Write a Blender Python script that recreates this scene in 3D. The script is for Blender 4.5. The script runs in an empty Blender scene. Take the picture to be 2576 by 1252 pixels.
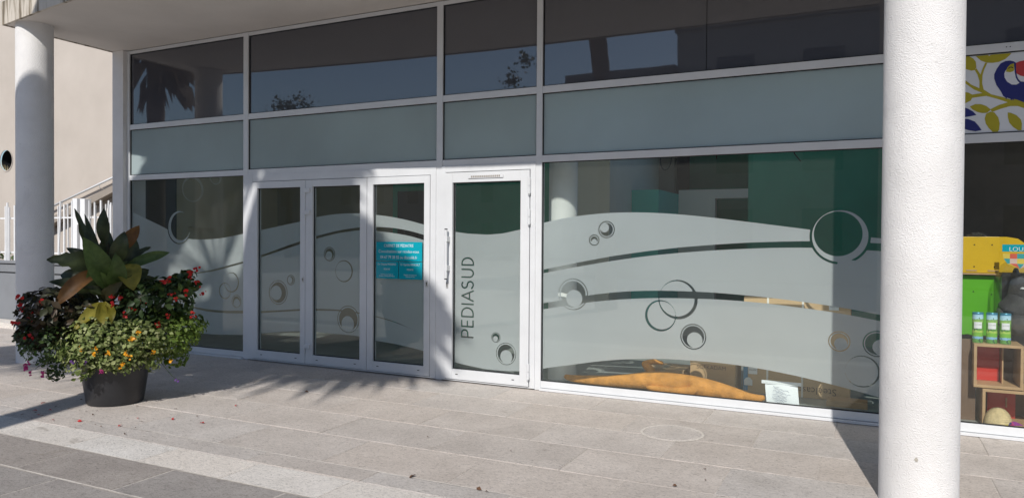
import bpy, bmesh, math, random
import numpy as np
from mathutils import Vector, Matrix

random.seed(7); RNG = np.random.default_rng(7)
scene = bpy.context.scene
COL = scene.collection

# ------------------------------------------------------------------ camera
CAM = Vector((0.0, 0.0, 1.55))
yaw, pitch, roll = 0.455772536, -0.0128868746, 0.00642393223
F_ = Vector((-math.sin(yaw) * math.cos(pitch), math.cos(yaw) * math.cos(pitch), math.sin(pitch)))
R_ = Vector((math.cos(yaw), math.sin(yaw), 0)); U_ = R_.cross(F_)
R2 = math.cos(roll) * R_ + math.sin(roll) * U_; U2 = -math.sin(roll) * R_ + math.cos(roll) * U_
cd = bpy.data.cameras.new('camera'); cam = bpy.data.objects.new('camera', cd); COL.objects.link(cam)
m = Matrix((R2, U2, -F_)).transposed().to_4x4(); m.translation = CAM; cam.matrix_world = m
cd.sensor_width = 36; cd.lens = 36 * 1847.87 / 2576; cd.clip_end = 3000; cd.clip_start = .05
scene.camera = cam

# ------------------------------------------------------------------ sky, sun, exposure
SUNV = Vector((.18, -1, .88)).normalized()          # towards the sun
w = bpy.data.worlds.new('World'); scene.world = w; w.use_nodes = True
wn = w.node_tree; bg = wn.nodes['Background']
sky = wn.nodes.new('ShaderNodeTexSky'); sky.sky_type = 'NISHITA'; sky.sun_disc = False
sky.sun_elevation = math.asin(SUNV.z); sky.sun_rotation = math.atan2(SUNV.x, SUNV.y)
sky.air_density = 1.0; sky.dust_density = .4; sky.ozone_density = 2.5
wn.links.new(sky.outputs[0], bg.inputs[0]); bg.inputs[1].default_value = .10
sd = bpy.data.lights.new('sun', 'SUN'); sd.energy = 4.0; sd.angle = math.radians(.55); sd.color = (1, .955, .90)
sun = bpy.data.objects.new('sun', sd); COL.objects.link(sun); sun.location = (5, -20, 20)
sun.rotation_euler = (-SUNV).to_track_quat('-Z', 'Y').to_euler()
vs = scene.view_settings; vs.view_transform = 'Standard'; vs.look = 'None'; vs.gamma = 1; vs.exposure = 0.1; vs.use_curve_mapping = False
scene.cycles.use_denoising = True
scene.cycles.max_bounces = 10; scene.cycles.transparent_max_bounces = 24
scene.cycles.sample_clamp_indirect = 6

D = 6.908           # facade plane (front of the frames)

# ------------------------------------------------------------------ materials
def nt(name):
    mt = bpy.data.materials.new(name); mt.use_nodes = True
    t = mt.node_tree; return mt, t, t.nodes['Principled BSDF']
def N(t, kind, **kw):
    n = t.nodes.new(kind)
    for k, v in kw.items(): setattr(n, k, v)
    return n
def ramp(t, src, stops):
    r = N(t, 'ShaderNodeValToRGB'); cr = r.color_ramp
    while len(cr.elements) < len(stops): cr.elements.new(.5)
    for e, (p, c) in zip(cr.elements, stops): e.position = p; e.color = (*c, 1)
    t.links.new(src, r.inputs[0]); return r.outputs[0]
def coords(t, scale=(1, 1, 1), kind='Object', rnd=False):
    c = N(t, 'ShaderNodeTexCoord'); mp = N(t, 'ShaderNodeMapping'); mp.inputs['Scale'].default_value = scale
    src = c.outputs[kind]
    if rnd:
        oi = N(t, 'ShaderNodeObjectInfo'); vm = N(t, 'ShaderNodeVectorMath', operation='MULTIPLY_ADD')
        cx = N(t, 'ShaderNodeCombineXYZ')
        for i, k in enumerate((37.0, 53.0, 11.0)):
            mm = N(t, 'ShaderNodeMath', operation='MULTIPLY'); mm.inputs[1].default_value = k
            t.links.new(oi.outputs['Random'], mm.inputs[0]); t.links.new(mm.outputs[0], cx.inputs[i])
        vm.inputs[1].default_value = (1, 1, 1)
        t.links.new(src, vm.inputs[0]); t.links.new(cx.outputs[0], vm.inputs[2]); src = vm.outputs[0]
    t.links.new(src, mp.inputs[0]); return mp.outputs[0]
def noise(t, vec, scale, detail=4, rough=.6, dist=0):
    n = N(t, 'ShaderNodeTexNoise'); n.inputs['Scale'].default_value = scale; n.inputs['Detail'].default_value = detail
    n.inputs['Roughness'].default_value = rough; n.inputs['Distortion'].default_value = dist
    t.links.new(vec, n.inputs['Vector']); return n.outputs[0]
def mixc(t, a, b, fac, blend='MIX'):
    mx = N(t, 'ShaderNodeMix', data_type='RGBA', blend_type=blend)
    for s, v in ((mx.inputs[0], fac), (mx.inputs[6], a), (mx.inputs[7], b)):
        if isinstance(v, (int, float)): s.default_value = v
        elif isinstance(v, tuple): s.default_value = (*v, 1)
        else: t.links.new(v, s)
    return mx.outputs[2]
def bump(t, p, h, strength, dist):
    b = N(t, 'ShaderNodeBump'); b.inputs['Strength'].default_value = strength; b.inputs['Distance'].default_value = dist
    t.links.new(h, b.inputs['Height']); t.links.new(b.outputs[0], p.inputs['Normal']); return b
def plain(name, col, rough=.6, var=.12, vscale=6, bstr=0, bscale=80, bdist=.003, metal=0, spec=.5):
    mt, t, p = nt(name); v = coords(t)
    a = tuple(c * (1 - var) for c in col); b = tuple(min(1, c * (1 + var)) for c in col)
    c = ramp(t, noise(t, v, vscale, 5), [(.3, a), (.7, b)])
    t.links.new(c, p.inputs['Base Color']); p.inputs['Roughness'].default_value = rough; p.inputs['Metallic'].default_value = metal
    p.inputs['Specular IOR Level'].default_value = spec
    if bstr: bump(t, p, noise(t, v, bscale, 4), bstr, bdist)
    return mt
M = {}
M['frame'] = plain('white_lacquered_aluminium', (.66, .675, .69), .32, .05, 3, .04, 300)
M['gasket'] = plain('black_rubber', (.012, .013, .014), .6)
M['dark_metal'] = plain('dark_metal', (.05, .05, .05), .4)
M['steel'] = plain('brushed_steel', (.62, .62, .6), .35, .08, 30, metal=.6)
M['black'] = plain('black_void', (.01, .01, .012), .8)
def stucco():
    mt, t, p = nt('white_stucco'); v = coords(t)
    big = noise(t, v, 2.2, 5, .6)
    c = ramp(t, big, [(.25, (.72, .705, .69)), (.6, (.82, .805, .79)), (.8, (.85, .84, .825))])
    vs_ = coords(t, (1, 1, 1)); sp = noise(t, vs_, 26, 3, .6)
    spots = ramp(t, sp, [(.70, (0, 0, 0)), (.76, (1, 1, 1))])
    sm = ramp(t, noise(t, coords(t, (1, 1, .6)), 4.2, 6, .65, .4), [(.58, (0, 0, 0)), (.74, (1, 1, 1))]); ms = N(t, 'ShaderNodeMath', operation='MULTIPLY'); ms.inputs[1].default_value = .32
    t.links.new(sm, ms.inputs[0]); c = mixc(t, c, (.46, .455, .45), ms.outputs[0]); mm = N(t, 'ShaderNodeMath', operation='MULTIPLY'); mm.inputs[1].default_value = .45
    t.links.new(spots, mm.inputs[0]); c3 = mixc(t, c, (.42, .41, .40), mm.outputs[0])
    t.links.new(c3, p.inputs['Base Color']); p.inputs['Roughness'].default_value = .85
    p.inputs['Specular IOR Level'].default_value = .15
    vo = N(t, 'ShaderNodeTexVoronoi', feature='SMOOTH_F1'); vo.inputs['Scale'].default_value = 170; t.links.new(v, vo.inputs['Vector'])
    ad = N(t, 'ShaderNodeMath', operation='ADD'); t.links.new(noise(t, v, 110, 4, .6, .6), ad.inputs[0]); t.links.new(vo.outputs[0], ad.inputs[1])
    bump(t, p, ad.outputs[0], .7, .006); return mt
M['stucco'] = stucco()
M['soffit'] = plain('soffit_plaster', (.66, .62, .58), .85, .06, 1.2, .12, 120, spec=.1)
def streaked():
    mt, t, p = nt('stained_fascia'); v = coords(t, (3.2, 3.2, .35)); n = noise(t, v, 2.2, 6, .65)
    c = ramp(t, n, [(.28, (.09, .085, .075)), (.40, (.24, .20, .15)), (.50, (.58, .53, .46)), (.8, (.68, .64, .58))])
    t.links.new(c, p.inputs['Base Color']); p.inputs['Roughness'].default_value = .9; p.inputs['Specular IOR Level'].default_value = .1
    bump(t, p, noise(t, coords(t), 60), .3, .004); return mt
M['fascia'] = streaked()
def render_wall():
    mt, t, p = nt('beige_render'); v = coords(t)
    c = ramp(t, noise(t, v, .7, 6, .6), [(.3, (.46, .41, .36)), (.7, (.54, .485, .43))])
    st = ramp(t, noise(t, coords(t, (1, 1, .5)), 1.8, 8, .7), [(.54, (0, 0, 0)), (.78, (1, 1, 1))])
    g = N(t, 'ShaderNodeSeparateXYZ'); tc = N(t, 'ShaderNodeTexCoord'); t.links.new(tc.outputs['Object'], g.inputs[0])
    mr = N(t, 'ShaderNodeMapRange'); mr.inputs[1].default_value = 1.2; mr.inputs[2].default_value = 3.2; mr.inputs[3].default_value = .8; mr.inputs[4].default_value = .06
    t.links.new(g.outputs[2], mr.inputs[0]); mm = N(t, 'ShaderNodeMath', operation='MULTIPLY'); t.links.new(st, mm.inputs[0]); t.links.new(mr.outputs[0], mm.inputs[1])
    c = mixc(t, c, (.25, .17, .11), mm.outputs[0])
    t.links.new(c, p.inputs['Base Color']); p.inputs['Roughness'].default_value = .9; p.inputs['Specular IOR Level'].default_value = .1
    bump(t, p, noise(t, v, 90, 4), .25, .005); return mt
M['beige'] = render_wall()
def stone(name, lo, hi, tintamt=.5):
    mt, t, p = nt(name); v = coords(t, rnd=True); oi = N(t, 'ShaderNodeObjectInfo')
    big = noise(t, v, 2.3, 5, .6)
    base = ramp(t, big, [(.28, lo), (.72, hi)])
    tint = ramp(t, oi.outputs['Random'], [(0, (.93, .92, .91)), (.35, (1, .97, .94)), (.7, (1.0, .99, .98)), (1, (.95, .96, .965))])
    c = mixc(t, base, tint, 1.0, 'MULTIPLY')
    vw = coords(t, (1, 1.9, 1), rnd=True)
    wig = noise(t, vw, 34, 6, .72, 1.6)
    c = mixc(t, c, ramp(t, wig, [(.34, (.42, .41, .40)), (.47, (.95, .95, .95)), (.70, (1.2, 1.19, 1.18))]), .9, 'MULTIPLY')
    stn = ramp(t, noise(t, coords(t, (1, 1.5, 1), rnd=True), 3.1, 7, .62, .3), [(.63, (0, 0, 0)), (.74, (1, 1, 1))])
    mm = N(t, 'ShaderNodeMath', operation='MULTIPLY'); mm.inputs[1].default_value = tintamt; t.links.new(stn, mm.inputs[0])
    c = mixc(t, c, (.20, .165, .125), mm.outputs[0])
    t.links.new(c, p.inputs['Base Color']); p.inputs['Roughness'].default_value = .82; p.inputs['Specular IOR Level'].default_value = .2
    hh = N(t, 'ShaderNodeMath', operation='MULTIPLY_ADD'); hh.inputs[1].default_value = .35
    t.links.new(noise(t, v, 110, 4, .7), hh.inputs[0]); t.links.new(wig, hh.inputs[2])
    bump(t, p, hh.outputs[0], .9, .010); return mt
M['stone'] = stone('grey_stone', (.475, .435, .40), (.60, .555, .515), .45)
M['stone_dark'] = stone('darker_stone', (.31, .285, .265), (.40, .37, .345), .9)
M['stone_pale'] = stone('pale_limestone', (.64, .605, .56), (.75, .715, .67), .5)
M['grout'] = plain('sandy_grout', (.46, .42, .38), .95, .3, 30, .5, 200)
M['grout_pale'] = plain('pale_mortar', (.54, .50, .45), .95, .2, 40, .5, 150)
M['asphalt'] = plain('far_ground', (.20, .18, .165), .9, .2, 1.5, .3, 60)

def glass(name, tint, r0=.045, dirt=.015, speck=.10):
    mt = bpy.data.materials.new(name); mt.use_nodes = True; t = mt.node_tree; t.nodes.clear()
    out = N(t, 'ShaderNodeOutputMaterial'); tr = N(t, 'ShaderNodeBsdfTransparent'); tr.inputs[0].default_value = (*tint, 1)
    gl = N(t, 'ShaderNodeBsdfGlossy'); gl.inputs['Roughness'].default_value = .012; gl.inputs[0].default_value = (.97, 1, .98, 1)
    lw = N(t, 'ShaderNodeLayerWeight'); lw.inputs[0].default_value = .5
    pw = N(t, 'ShaderNodeMath', operation='POWER'); pw.inputs[1].default_value = 5; t.links.new(lw.outputs['Facing'], pw.inputs[0])
    ma = N(t, 'ShaderNodeMath', operation='MULTIPLY_ADD'); ma.inputs[1].default_value = 1 - r0; ma.inputs[2].default_value = r0; t.links.new(pw.outputs[0], ma.inputs[0])
    mx = N(t, 'ShaderNodeMixShader'); t.links.new(ma.outputs[0], mx.inputs[0]); t.links.new(tr.outputs[0], mx.inputs[1]); t.links.new(gl.outputs[0], mx.inputs[2])
    df = N(t, 'ShaderNodeBsdfDiffuse'); df.inputs[0].default_value = (.6, .6, .56, 1)
    v = coords(t); n1 = noise(t, coords(t, (1.6, 1, 1)), 26, 3, .6, .5); n2 = noise(t, v, 2.4, 4, .6)
    rr = ramp(t, n1, [(.70, (0, 0, 0)), (.78, (1, 1, 1))]); r2 = ramp(t, n2, [(.5, (0, 0, 0)), (.7, (1, 1, 1))])
    mm = N(t, 'ShaderNodeMath', operation='MULTIPLY'); t.links.new(rr, mm.inputs[0]); t.links.new(r2, mm.inputs[1])
    m2 = N(t, 'ShaderNodeMath', operation='MULTIPLY_ADD'); m2.inputs[1].default_value = speck; m2.inputs[2].default_value = dirt; t.links.new(mm.outputs[0], m2.inputs[0])
    mx2 = N(t, 'ShaderNodeMixShader'); t.links.new(m2.outputs[0], mx2.inputs[0]); t.links.new(mx.outputs[0], mx2.inputs[1]); t.links.new(df.outputs[0], mx2.inputs[2])
    t.links.new(mx2.outputs[0], out.inputs[0]); return mt
M['glass'] = glass('clear_green_glass', (.945, .962, .952))
M['glass_plain'] = glass('clear_glass', (.95, .96, .95), .04, .004, .05)
def film(name, col, trans=.45, clear=.0):
    mt = bpy.data.materials.new(name); mt.use_nodes = True; t = mt.node_tree; t.nodes.clear()
    out = N(t, 'ShaderNodeOutputMaterial'); df = N(t, 'ShaderNodeBsdfDiffuse'); tl = N(t, 'ShaderNodeBsdfTranslucent')
    v = coords(t); c = ramp(t, noise(t, v, .9, 4, .5), [(.3, tuple(x * .88 for x in col)), (.7, col)])
    t.links.new(c, df.inputs[0]); t.links.new(c, tl.inputs[0])
    mx = N(t, 'ShaderNodeMixShader'); mx.inputs[0].default_value = trans; t.links.new(df.outputs[0], mx.inputs[1]); t.links.new(tl.outputs[0], mx.inputs[2])
    t.links.new(mx.outputs[0], out.inputs[0]); return mt
M['film'] = film('frosted_film', (.86, .905, .93), .57)
M['satin'] = film('satin_glass_layer', (.70, .80, .81), .60)
mt, t, p = nt('dark_mirror_glass'); p.inputs['Base Color'].default_value = (.066, .069, .084, 1); p.inputs['Roughness'].default_value = .015
p.inputs['IOR'].default_value = 1.95
bump(t, p, noise(t, coords(t), 1.3, 2), .02, .02); M['spandrel'] = mt

def leafmat(name, stops, trans=.3, rough=.45, scale=None):
    mt, t, p = nt(name); t.nodes.remove(p); out = t.nodes['Material Output']
    ge = N(t, 'ShaderNodeNewGeometry'); c = ramp(t, ge.outputs['Random Per Island'], stops)
    if scale:
        n = noise(t, coords(t), scale, 3, .6); c = mixc(t, c, ramp(t, n, [(.3, (.65, .65, .6)), (.7, (1.25, 1.2, 1.1))]), 1.0, 'MULTIPLY')
    p = N(t, 'ShaderNodeBsdfPrincipled'); t.links.new(c, p.inputs['Base Color']); p.inputs['Roughness'].default_value = rough
    p.inputs['Specular IOR Level'].default_value = .35
    tl = N(t, 'ShaderNodeBsdfTranslucent'); t.links.new(c, tl.inputs[0]); mx = N(t, 'ShaderNodeMixShader'); mx.inputs[0].default_value = trans
    t.links.new(p.outputs[0], mx.inputs[1]); t.links.new(tl.outputs[0], mx.inputs[2]); t.links.new(mx.outputs[0], out.inputs[0]); return mt
M['canna'] = leafmat('canna_green', [(0, (.06, .10, .03)), (1, (.10, .16, .045))], .35, .4, 14)
M['canna_dark'] = leafmat('canna_dark_green', [(0, (.030, .046, .022)), (1, (.055, .07, .03))], .25, .4, 14)
M['canna_yellow'] = leafmat('canna_yellowing', [(0, (.22, .20, .03)), (1, (.26, .24, .04))], .35, .45, 14)
M['canna_rust'] = leafmat('canna_rusty', [(0, (.14, .07, .02)), (1, (.17, .08, .025))], .3, .5, 12)
M['begonia_dark'] = leafmat('begonia_bronze_leaves', [(0, (.035, .03, .018)), (.5, (.05, .055, .025)), (1, (.085, .05, .03))], .25)
M['begonia'] = leafmat('begonia_green_leaves', [(0, (.03, .055, .02)), (.6, (.06, .10, .03)), (1, (.11, .17, .04))], .3)
M['varieg'] = leafmat('variegated_leaves', [(0, (.09, .13, .03)), (.45, (.19, .24, .07)), (.8, (.30, .34, .13)), (1, (.42, .44, .22))], .3, .6)
M['limeleaf'] = leafmat('fresh_leaves', [(0, (.07, .13, .02)), (1, (.20, .28, .05))], .35)
M['red'] = leafmat('red_petals', [(0, (.45, .01, .012)), (1, (.62, .03, .025))], .3)
M['orange_fl'] = leafmat('orange_petals', [(0, (.75, .28, .01)), (1, (.85, .42, .02))], .2)
M['pink'] = leafmat('pink_petals', [(0, (.42, .02, .16)), (1, (.55, .06, .25))], .3)
M['purple'] = leafmat('purple_petals', [(0, (.12, .05, .22)), (1, (.18, .08, .3))], .3)
M['stem'] = plain('green_stem', (.05, .07, .025), .6)
M['pot'] = plain('charcoal_pot', (.026, .027, .031), .45, .25, 5, .1, 200)
M['soil'] = plain('dark_soil', (.03, .022, .015), .95, .3, 30, .6, 60)
M['dry'] = plain('dry_leaf_brown', (.12, .06, .03), .8, .3, 20)
M['bark'] = plain('palm_bark', (.13, .10, .075), .95, .35, 9, .9, 24, .03)
M['palm'] = leafmat('palm_fronds', [(0, (.035, .055, .018)), (1, (.075, .105, .035))], .3)
M['palm_dead'] = leafmat('dead_fronds', [(0, (.16, .11, .07)), (1, (.24, .18, .12))], .2, .8)
M['tree'] = leafmat('tree_leaves', [(0, (.03, .05, .018)), (1, (.07, .10, .03))], .3)
M['opp'] = plain('opposite_plaster', (.30, .29, .28), .9, .1, .4, .1, 60)
M['opp2'] = plain('opposite_concrete', (.22, .21, .20), .9, .1, .4)
M['win'] = plain('dark_window', (.03, .035, .04), .1)

# ------------------------------------------------------------------ mesh helpers
class MB:
    def __init__(s): s.v = []; s.f = []
    def add(s, vs, fs):
        o = len(s.v); s.v += [tuple(a) for a in vs]; s.f += [tuple(i + o for i in f) for f in fs]; return s
    def box(s, x0, x1, y0, y1, z0, z1):
        return s.add([(x0, y0, z0), (x1, y0, z0), (x1, y1, z0), (x0, y1, z0), (x0, y0, z1), (x1, y0, z1), (x1, y1, z1), (x0, y1, z1)],
                     [(0, 3, 2, 1), (4, 5, 6, 7), (0, 1, 5, 4), (1, 2, 6, 5), (2, 3, 7, 6), (3, 0, 4, 7)])
    def tube(s, pts, r, n=10, cap=True):
        pts = [Vector(p) for p in pts]; rs = r if isinstance(r, (list, tuple)) else [r] * len(pts); rings = []
        for i, p in enumerate(pts):
            d = (pts[min(i + 1, len(pts) - 1)] - pts[max(i - 1, 0)]).normalized()
            a = d.orthogonal().normalized() if i == 0 else (a - d * a.dot(d)).normalized()
            b = d.cross(a); rings.append([p + rs[i] * (math.cos(2 * math.pi * k / n) * a + math.sin(2 * math.pi * k / n) * b) for k in range(n)])
        vs = [v for rg in rings for v in rg]; fs = []
        for i in range(len(pts) - 1):
            for k in range(n): fs.append((i * n + k, i * n + (k + 1) % n, (i + 1) * n + (k + 1) % n, (i + 1) * n + k))
        if cap: fs += [tuple(range(n))[::-1], tuple(range((len(pts) - 1) * n, len(pts) * n))]
        return s.add(vs, fs)
    def lathe(s, prof, c=(0, 0, 0), n=48):
        vs = []; fs = []
        for r, z in prof:
            for k in range(n): vs.append((c[0] + r * math.cos(2 * math.pi * k / n), c[1] + r * math.sin(2 * math.pi * k / n), c[2] + z))
        for i in range(len(prof) - 1):
            for k in range(n): fs.append((i * n + k, i * n + (k + 1) % n, (i + 1) * n + (k + 1) % n, (i + 1) * n + k))
        return s.add(vs, fs)
    def prism(s, poly, y0, y1):      # polygon in (x,z), extruded along y
        n = len(poly); vs = [(x, y0, z) for x, z in poly] + [(x, y1, z) for x, z in poly]
        a = sum(poly[i][0] * poly[(i + 1) % n][1] - poly[(i + 1) % n][0] * poly[i][1] for i in range(n))
        fs = [tuple(range(n)) if a > 0 else tuple(range(n))[::-1], tuple(range(n, 2 * n))[::-1] if a > 0 else tuple(range(n, 2 * n))]
        for i in range(n):
            j = (i + 1) % n; fs.append((i, i + n, j + n, j) if a > 0 else (i, j, j + n, i + n))
        return s.add(vs, fs)
    def mesh(s, name):
        me = bpy.data.meshes.new(name); me.from_pydata(s.v, [], s.f); me.update(); return me
    def build(s, name, mt, parent=None, smooth=False, bevel=0, loc=None):
        me = s.mesh(name)
        if bevel:
            bm = bmesh.new(); bm.from_mesh(me)
            bmesh.ops.bevel(bm, geom=[e for e in bm.edges if e.is_manifold and e.calc_face_angle(0) > .6], offset=bevel, segments=2, affect='EDGES', profile=.6)
            bm.to_mesh(me); bm.free()
        return obj(name, me, mt, parent, smooth, loc)
def obj(name, me, mt, parent=None, smooth=False, loc=None):
    o = bpy.data.objects.new(name, me); COL.objects.link(o)
    if mt is not None: me.materials.clear(); me.materials.append(M[mt] if isinstance(mt, str) else mt)
    if smooth:
        me.polygons.foreach_set('use_smooth', [True] * len(me.polygons))
        if smooth == 'auto':
            for e, a in zip(me.edges, edge_angles(me)): e.use_edge_sharp = a > .7
    if loc: o.location = loc
    if parent: o.parent = parent; o.matrix_parent_inverse = Matrix.Translation(-parent.location) if parent.location.length and not loc else Matrix()
    return o
def edge_angles(me):
    bm = bmesh.new(); bm.from_mesh(me); bm.edges.ensure_lookup_table()
    a = [e.calc_face_angle(0) if e.is_manifold else 0 for e in bm.edges]; bm.free(); return a
def tag(o, label=None, cat=None, group=None, kind=None):
    for k, v in (('label', label), ('category', cat), ('group', group), ('kind', kind)):
        if v: o[k] = v
    return o
def thing(name, label, cat, loc=(0, 0, 0), group=None):
    o = bpy.data.objects.new(name, None); COL.objects.link(o); o.location = loc; o.empty_display_size = .2
    return tag(o, label, cat, group)
def box(name, mt, parent, x0, x1, y0, y1, z0, z1, bevel=0):
    return MB().box(x0, x1, y0, y1, z0, z1).build(name, mt, parent, bevel=bevel)
def frame_mb(x0, x1, z0, z1, wl, wr, wb, wt, y0, y1):
    b = MB()
    b.box(x0, x0 + wl, y0, y1, z0, z1); b.box(x1 - wr, x1, y0, y1, z0, z1)
    b.box(x0 + wl, x1 - wr, y0 + .0015, y1, z0, z0 + wb); b.box(x0 + wl, x1 - wr, y0 + .0015, y1, z1 - wt, z1); return b
def text_mesh(body, size, ext=.0006, align='CENTER', spacing=1.0):
    cu = bpy.data.curves.new('txt', 'FONT'); cu.body = body; cu.size = size; cu.extrude = ext; cu.align_x = align; cu.align_y = 'CENTER'
    cu.resolution_u = 3; cu.offset = -.014 * size; cu.space_character = spacing
    to = bpy.data.objects.new('txt', cu); COL.objects.link(to); dg = bpy.context.evaluated_depsgraph_get()
    me = bpy.data.meshes.new_from_object(to.evaluated_get(dg)); bpy.data.objects.remove(to); bpy.data.curves.remove(cu); return me
def text(name, body, size, mt, parent, loc, rot=(math.pi / 2, 0, 0), sx=1.0, align='CENTER', spacing=1.0):
    me = text_mesh(body, size, align=align, spacing=spacing)
    me.transform(Matrix.Translation(loc) @ Matrix.Rotation(rot[2], 4, 'Z') @ Matrix.Rotation(rot[1], 4, 'Y') @ Matrix.Rotation(rot[0], 4, 'X') @ Matrix.Diagonal((sx, 1, 1, 1)))
    return obj(name, me, mt, parent)

# ------------------------------------------------------------------ ground and paving
gd = MB().add([(-400, -400, -.03), (400, -400, -.03), (400, 400, -.03), (-400, 400, -.03)], [(0, 1, 2, 3)]).build('ground', 'asphalt'); tag(gd, 'wide grey ground around the paved forecourt', kind='structure')
pv = box('pavement', 'grout', None, -24, 5, -14, 8.4, -.029, -.004); tag(pv, 'forecourt of large rough grey stone slabs in staggered rows', kind='structure')
SL = {}
def slab(x0, x1, y0, y1, mt, gap=.0035, dz=0):
    wx, wy = round(x1 - x0 - 2 * gap, 3), round(y1 - y0 - 2 * gap, 3); key = (wx, wy, mt)
    if key not in SL:
        me = MB().box(-wx / 2, wx / 2, -wy / 2, wy / 2, -.02, 0).mesh('paving_slab')
        bm = bmesh.new(); bm.from_mesh(me)
        bmesh.ops.bevel(bm, geom=[e for e in bm.edges if e.verts[0].co.z > -.001 and e.verts[1].co.z > -.001], offset=.003, segments=1, affect='EDGES')
        bm.to_mesh(me); bm.free(); me.materials.append(M[mt]); SL[key] = me
    o = bpy.data.objects.new('paving_slab', SL[key]); COL.objects.link(o); o.parent = pv
    o.location = ((x0 + x1) / 2, (y0 + y1) / 2, random.uniform(-.0012, .0014) + dz)
    o.rotation_euler = (random.uniform(-.0015, .0015), random.uniform(-.001, .001), random.uniform(-.001, .001)); return o
MOD = 1.03
def row(y0, y1, x_ref, mt, mod=MOD, xa=-10.6, xb=2.6, gap=.0035, jit=.0):
    n0 = math.floor((xa - x_ref) / mod); n1 = math.ceil((xb - x_ref) / mod)
    for n in range(n0, n1): slab(x_ref + n * mod, x_ref + (n + 1) * mod, y0, y1, mt, gap)
row(6.325, 6.925, -.25, 'stone'); row(5.74, 6.325, -.80, 'stone'); row(5.158, 5.74, -.31, 'stone'); row(4.573, 5.158, -.85, 'stone')
row(3.99, 4.573, -1.41, 'stone', 1.01); row(3.772, 3.99, -2.93, 'stone', .98)
row(3.41, 3.772, -2.97, 'stone_pale', .80, gap=.006); row(2.94, 3.41, -3.2, 'stone_dark', .975, gap=.008); row(2.36, 2.94, -3.7, 'stone_dark', .975, xa=-7.5, xb=1, gap=.008)
row(1.7, 2.36, -3.2, 'stone_dark', .975, xa=-6, xb=1, gap=.008)
row(6.925, 7.7, -10.66, 'stone', 1.03, xa=-14.5, xb=-10.0); row(6.325, 6.925, -.25 - 10 * 1.03, 'stone', xa=-14.5, xb=-11.6); row(5.74, 6.325, -11.1, 'stone', xa=-13.2, xb=-11.2); row(5.158, 5.74, -11.64, 'stone', xa=-12.7, xb=-11.7)
# pale mortar ribs of the strip
rb = MB()
for y, xs in ((3.41, (-9, .2)), (2.94, (-9, -2)), (3.99, (-6.8, 1)),):
    x = xs[0]
    while x < xs[1]:
        L = random.uniform(.25, .5); wv = random.uniform(.004, .008); yy = y + random.uniform(-.002, .002)
        rb.add([(x, yy - wv, .0004), (x + L, yy - wv * random.uniform(.6, 1.2), .0004), (x + L, yy + wv, .0004), (x + L * .5, yy + wv * random.uniform(.8, 1.6), .0012), (x, yy + wv, .0004)], [(0, 1, 2, 3, 4)]); x += L + .004
tag(rb.build('mortar_joint', 'grout_pale', pv), kind='stuff')
# round access cover let into the slabs
cx, cy = -1.43, 5.87
box_c = MB().lathe([(0, .006), (.222, .006), (.228, .003), (.228, -.01)], (cx, cy, 0), 48); box_c.f = [f for f in box_c.f]
tag(box_c.build('round_cover', 'stone', pv), 'round stone access cover let into the slabs')
MB().lathe([(.229, .0015), (.231, .004), (.246, .0045), (.252, .0025)], (cx, cy, 0), 48).build('cover_ring', 'grout_pale', pv)

# ------------------------------------------------------------------ the storefront building
Z_SOF = 4.16
ZA0, ZA1, ZB0, ZB1 = 3.05, 3.12, 2.344, 2.414
bld = thing('storefront_building', 'white framed glazed shopfront under a curved concrete canopy', 'building', (0, D, 0))
def edge_y(x): return 4.83 + .0125 * (x + 2.9) ** 2 if x < -2.9 else 4.83 - .024 * (x + 2.9) / 3.2
xs = [-9.66 + i * (14.2 / 60) for i in range(61)]
cb = MB(); nS = len(xs)
front = [(x, edge_y(x)) for x in xs]
vs_ = [(x, y, Z_SOF) for x, y in front] + [(x, y, Z_SOF + .27) for x, y in front] + [(x, D + .28, Z_SOF) for x in xs] + [(x, D + .28, Z_SOF + .27) for x in xs]
fs_ = []
for i in range(nS - 1):
    fs_.append((i, i + 1, i + 1 + 2 * nS, i + 2 * nS)[::-1])                  # soffit
    fs_.append((i + nS, i + 1 + nS, i + 1 + 3 * nS, i + 3 * nS))              # top
cb.add(vs_, fs_); can = cb.build('canopy_slab', 'soffit', bld)
fb = MB(); off = .012
vs_ = [(x, y - off, Z_SOF - .012) for x, y in front] + [(x, y - off, Z_SOF + .275) for x, y in front] + [(x, y + .02, Z_SOF - .012) for x, y in front]
fs_ = [(i, i + 1, i + 1 + nS, i + nS) for i in range(nS - 1)] + [(i, i + 2 * nS, i + 1 + 2 * nS, i + 1) for i in range(nS - 1)]
fb.add(vs_, fs_); fb.box(-9.675, -9.655, edge_y(-9.66) - off, D + .28, Z_SOF - .0115, Z_SOF + .275)
tag(fb.build('fascia', 'fascia', bld), 'rain-streaked concrete edge of the canopy')
box('upper_wall', 'stucco', bld, -9.6, 4.5, D + .28, D + .6, Z_SOF + .0, 9.0)
pil = MB().box(-9.66, -9.432, D - .06, D + .30, .0, Z_SOF); pil.build('pilaster', 'stucco', bld, bevel=.008)
box('shadow_gap', 'gasket', bld, -9.43, 4.5, D + .02, D + .10, 4.15, Z_SOF)
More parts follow.
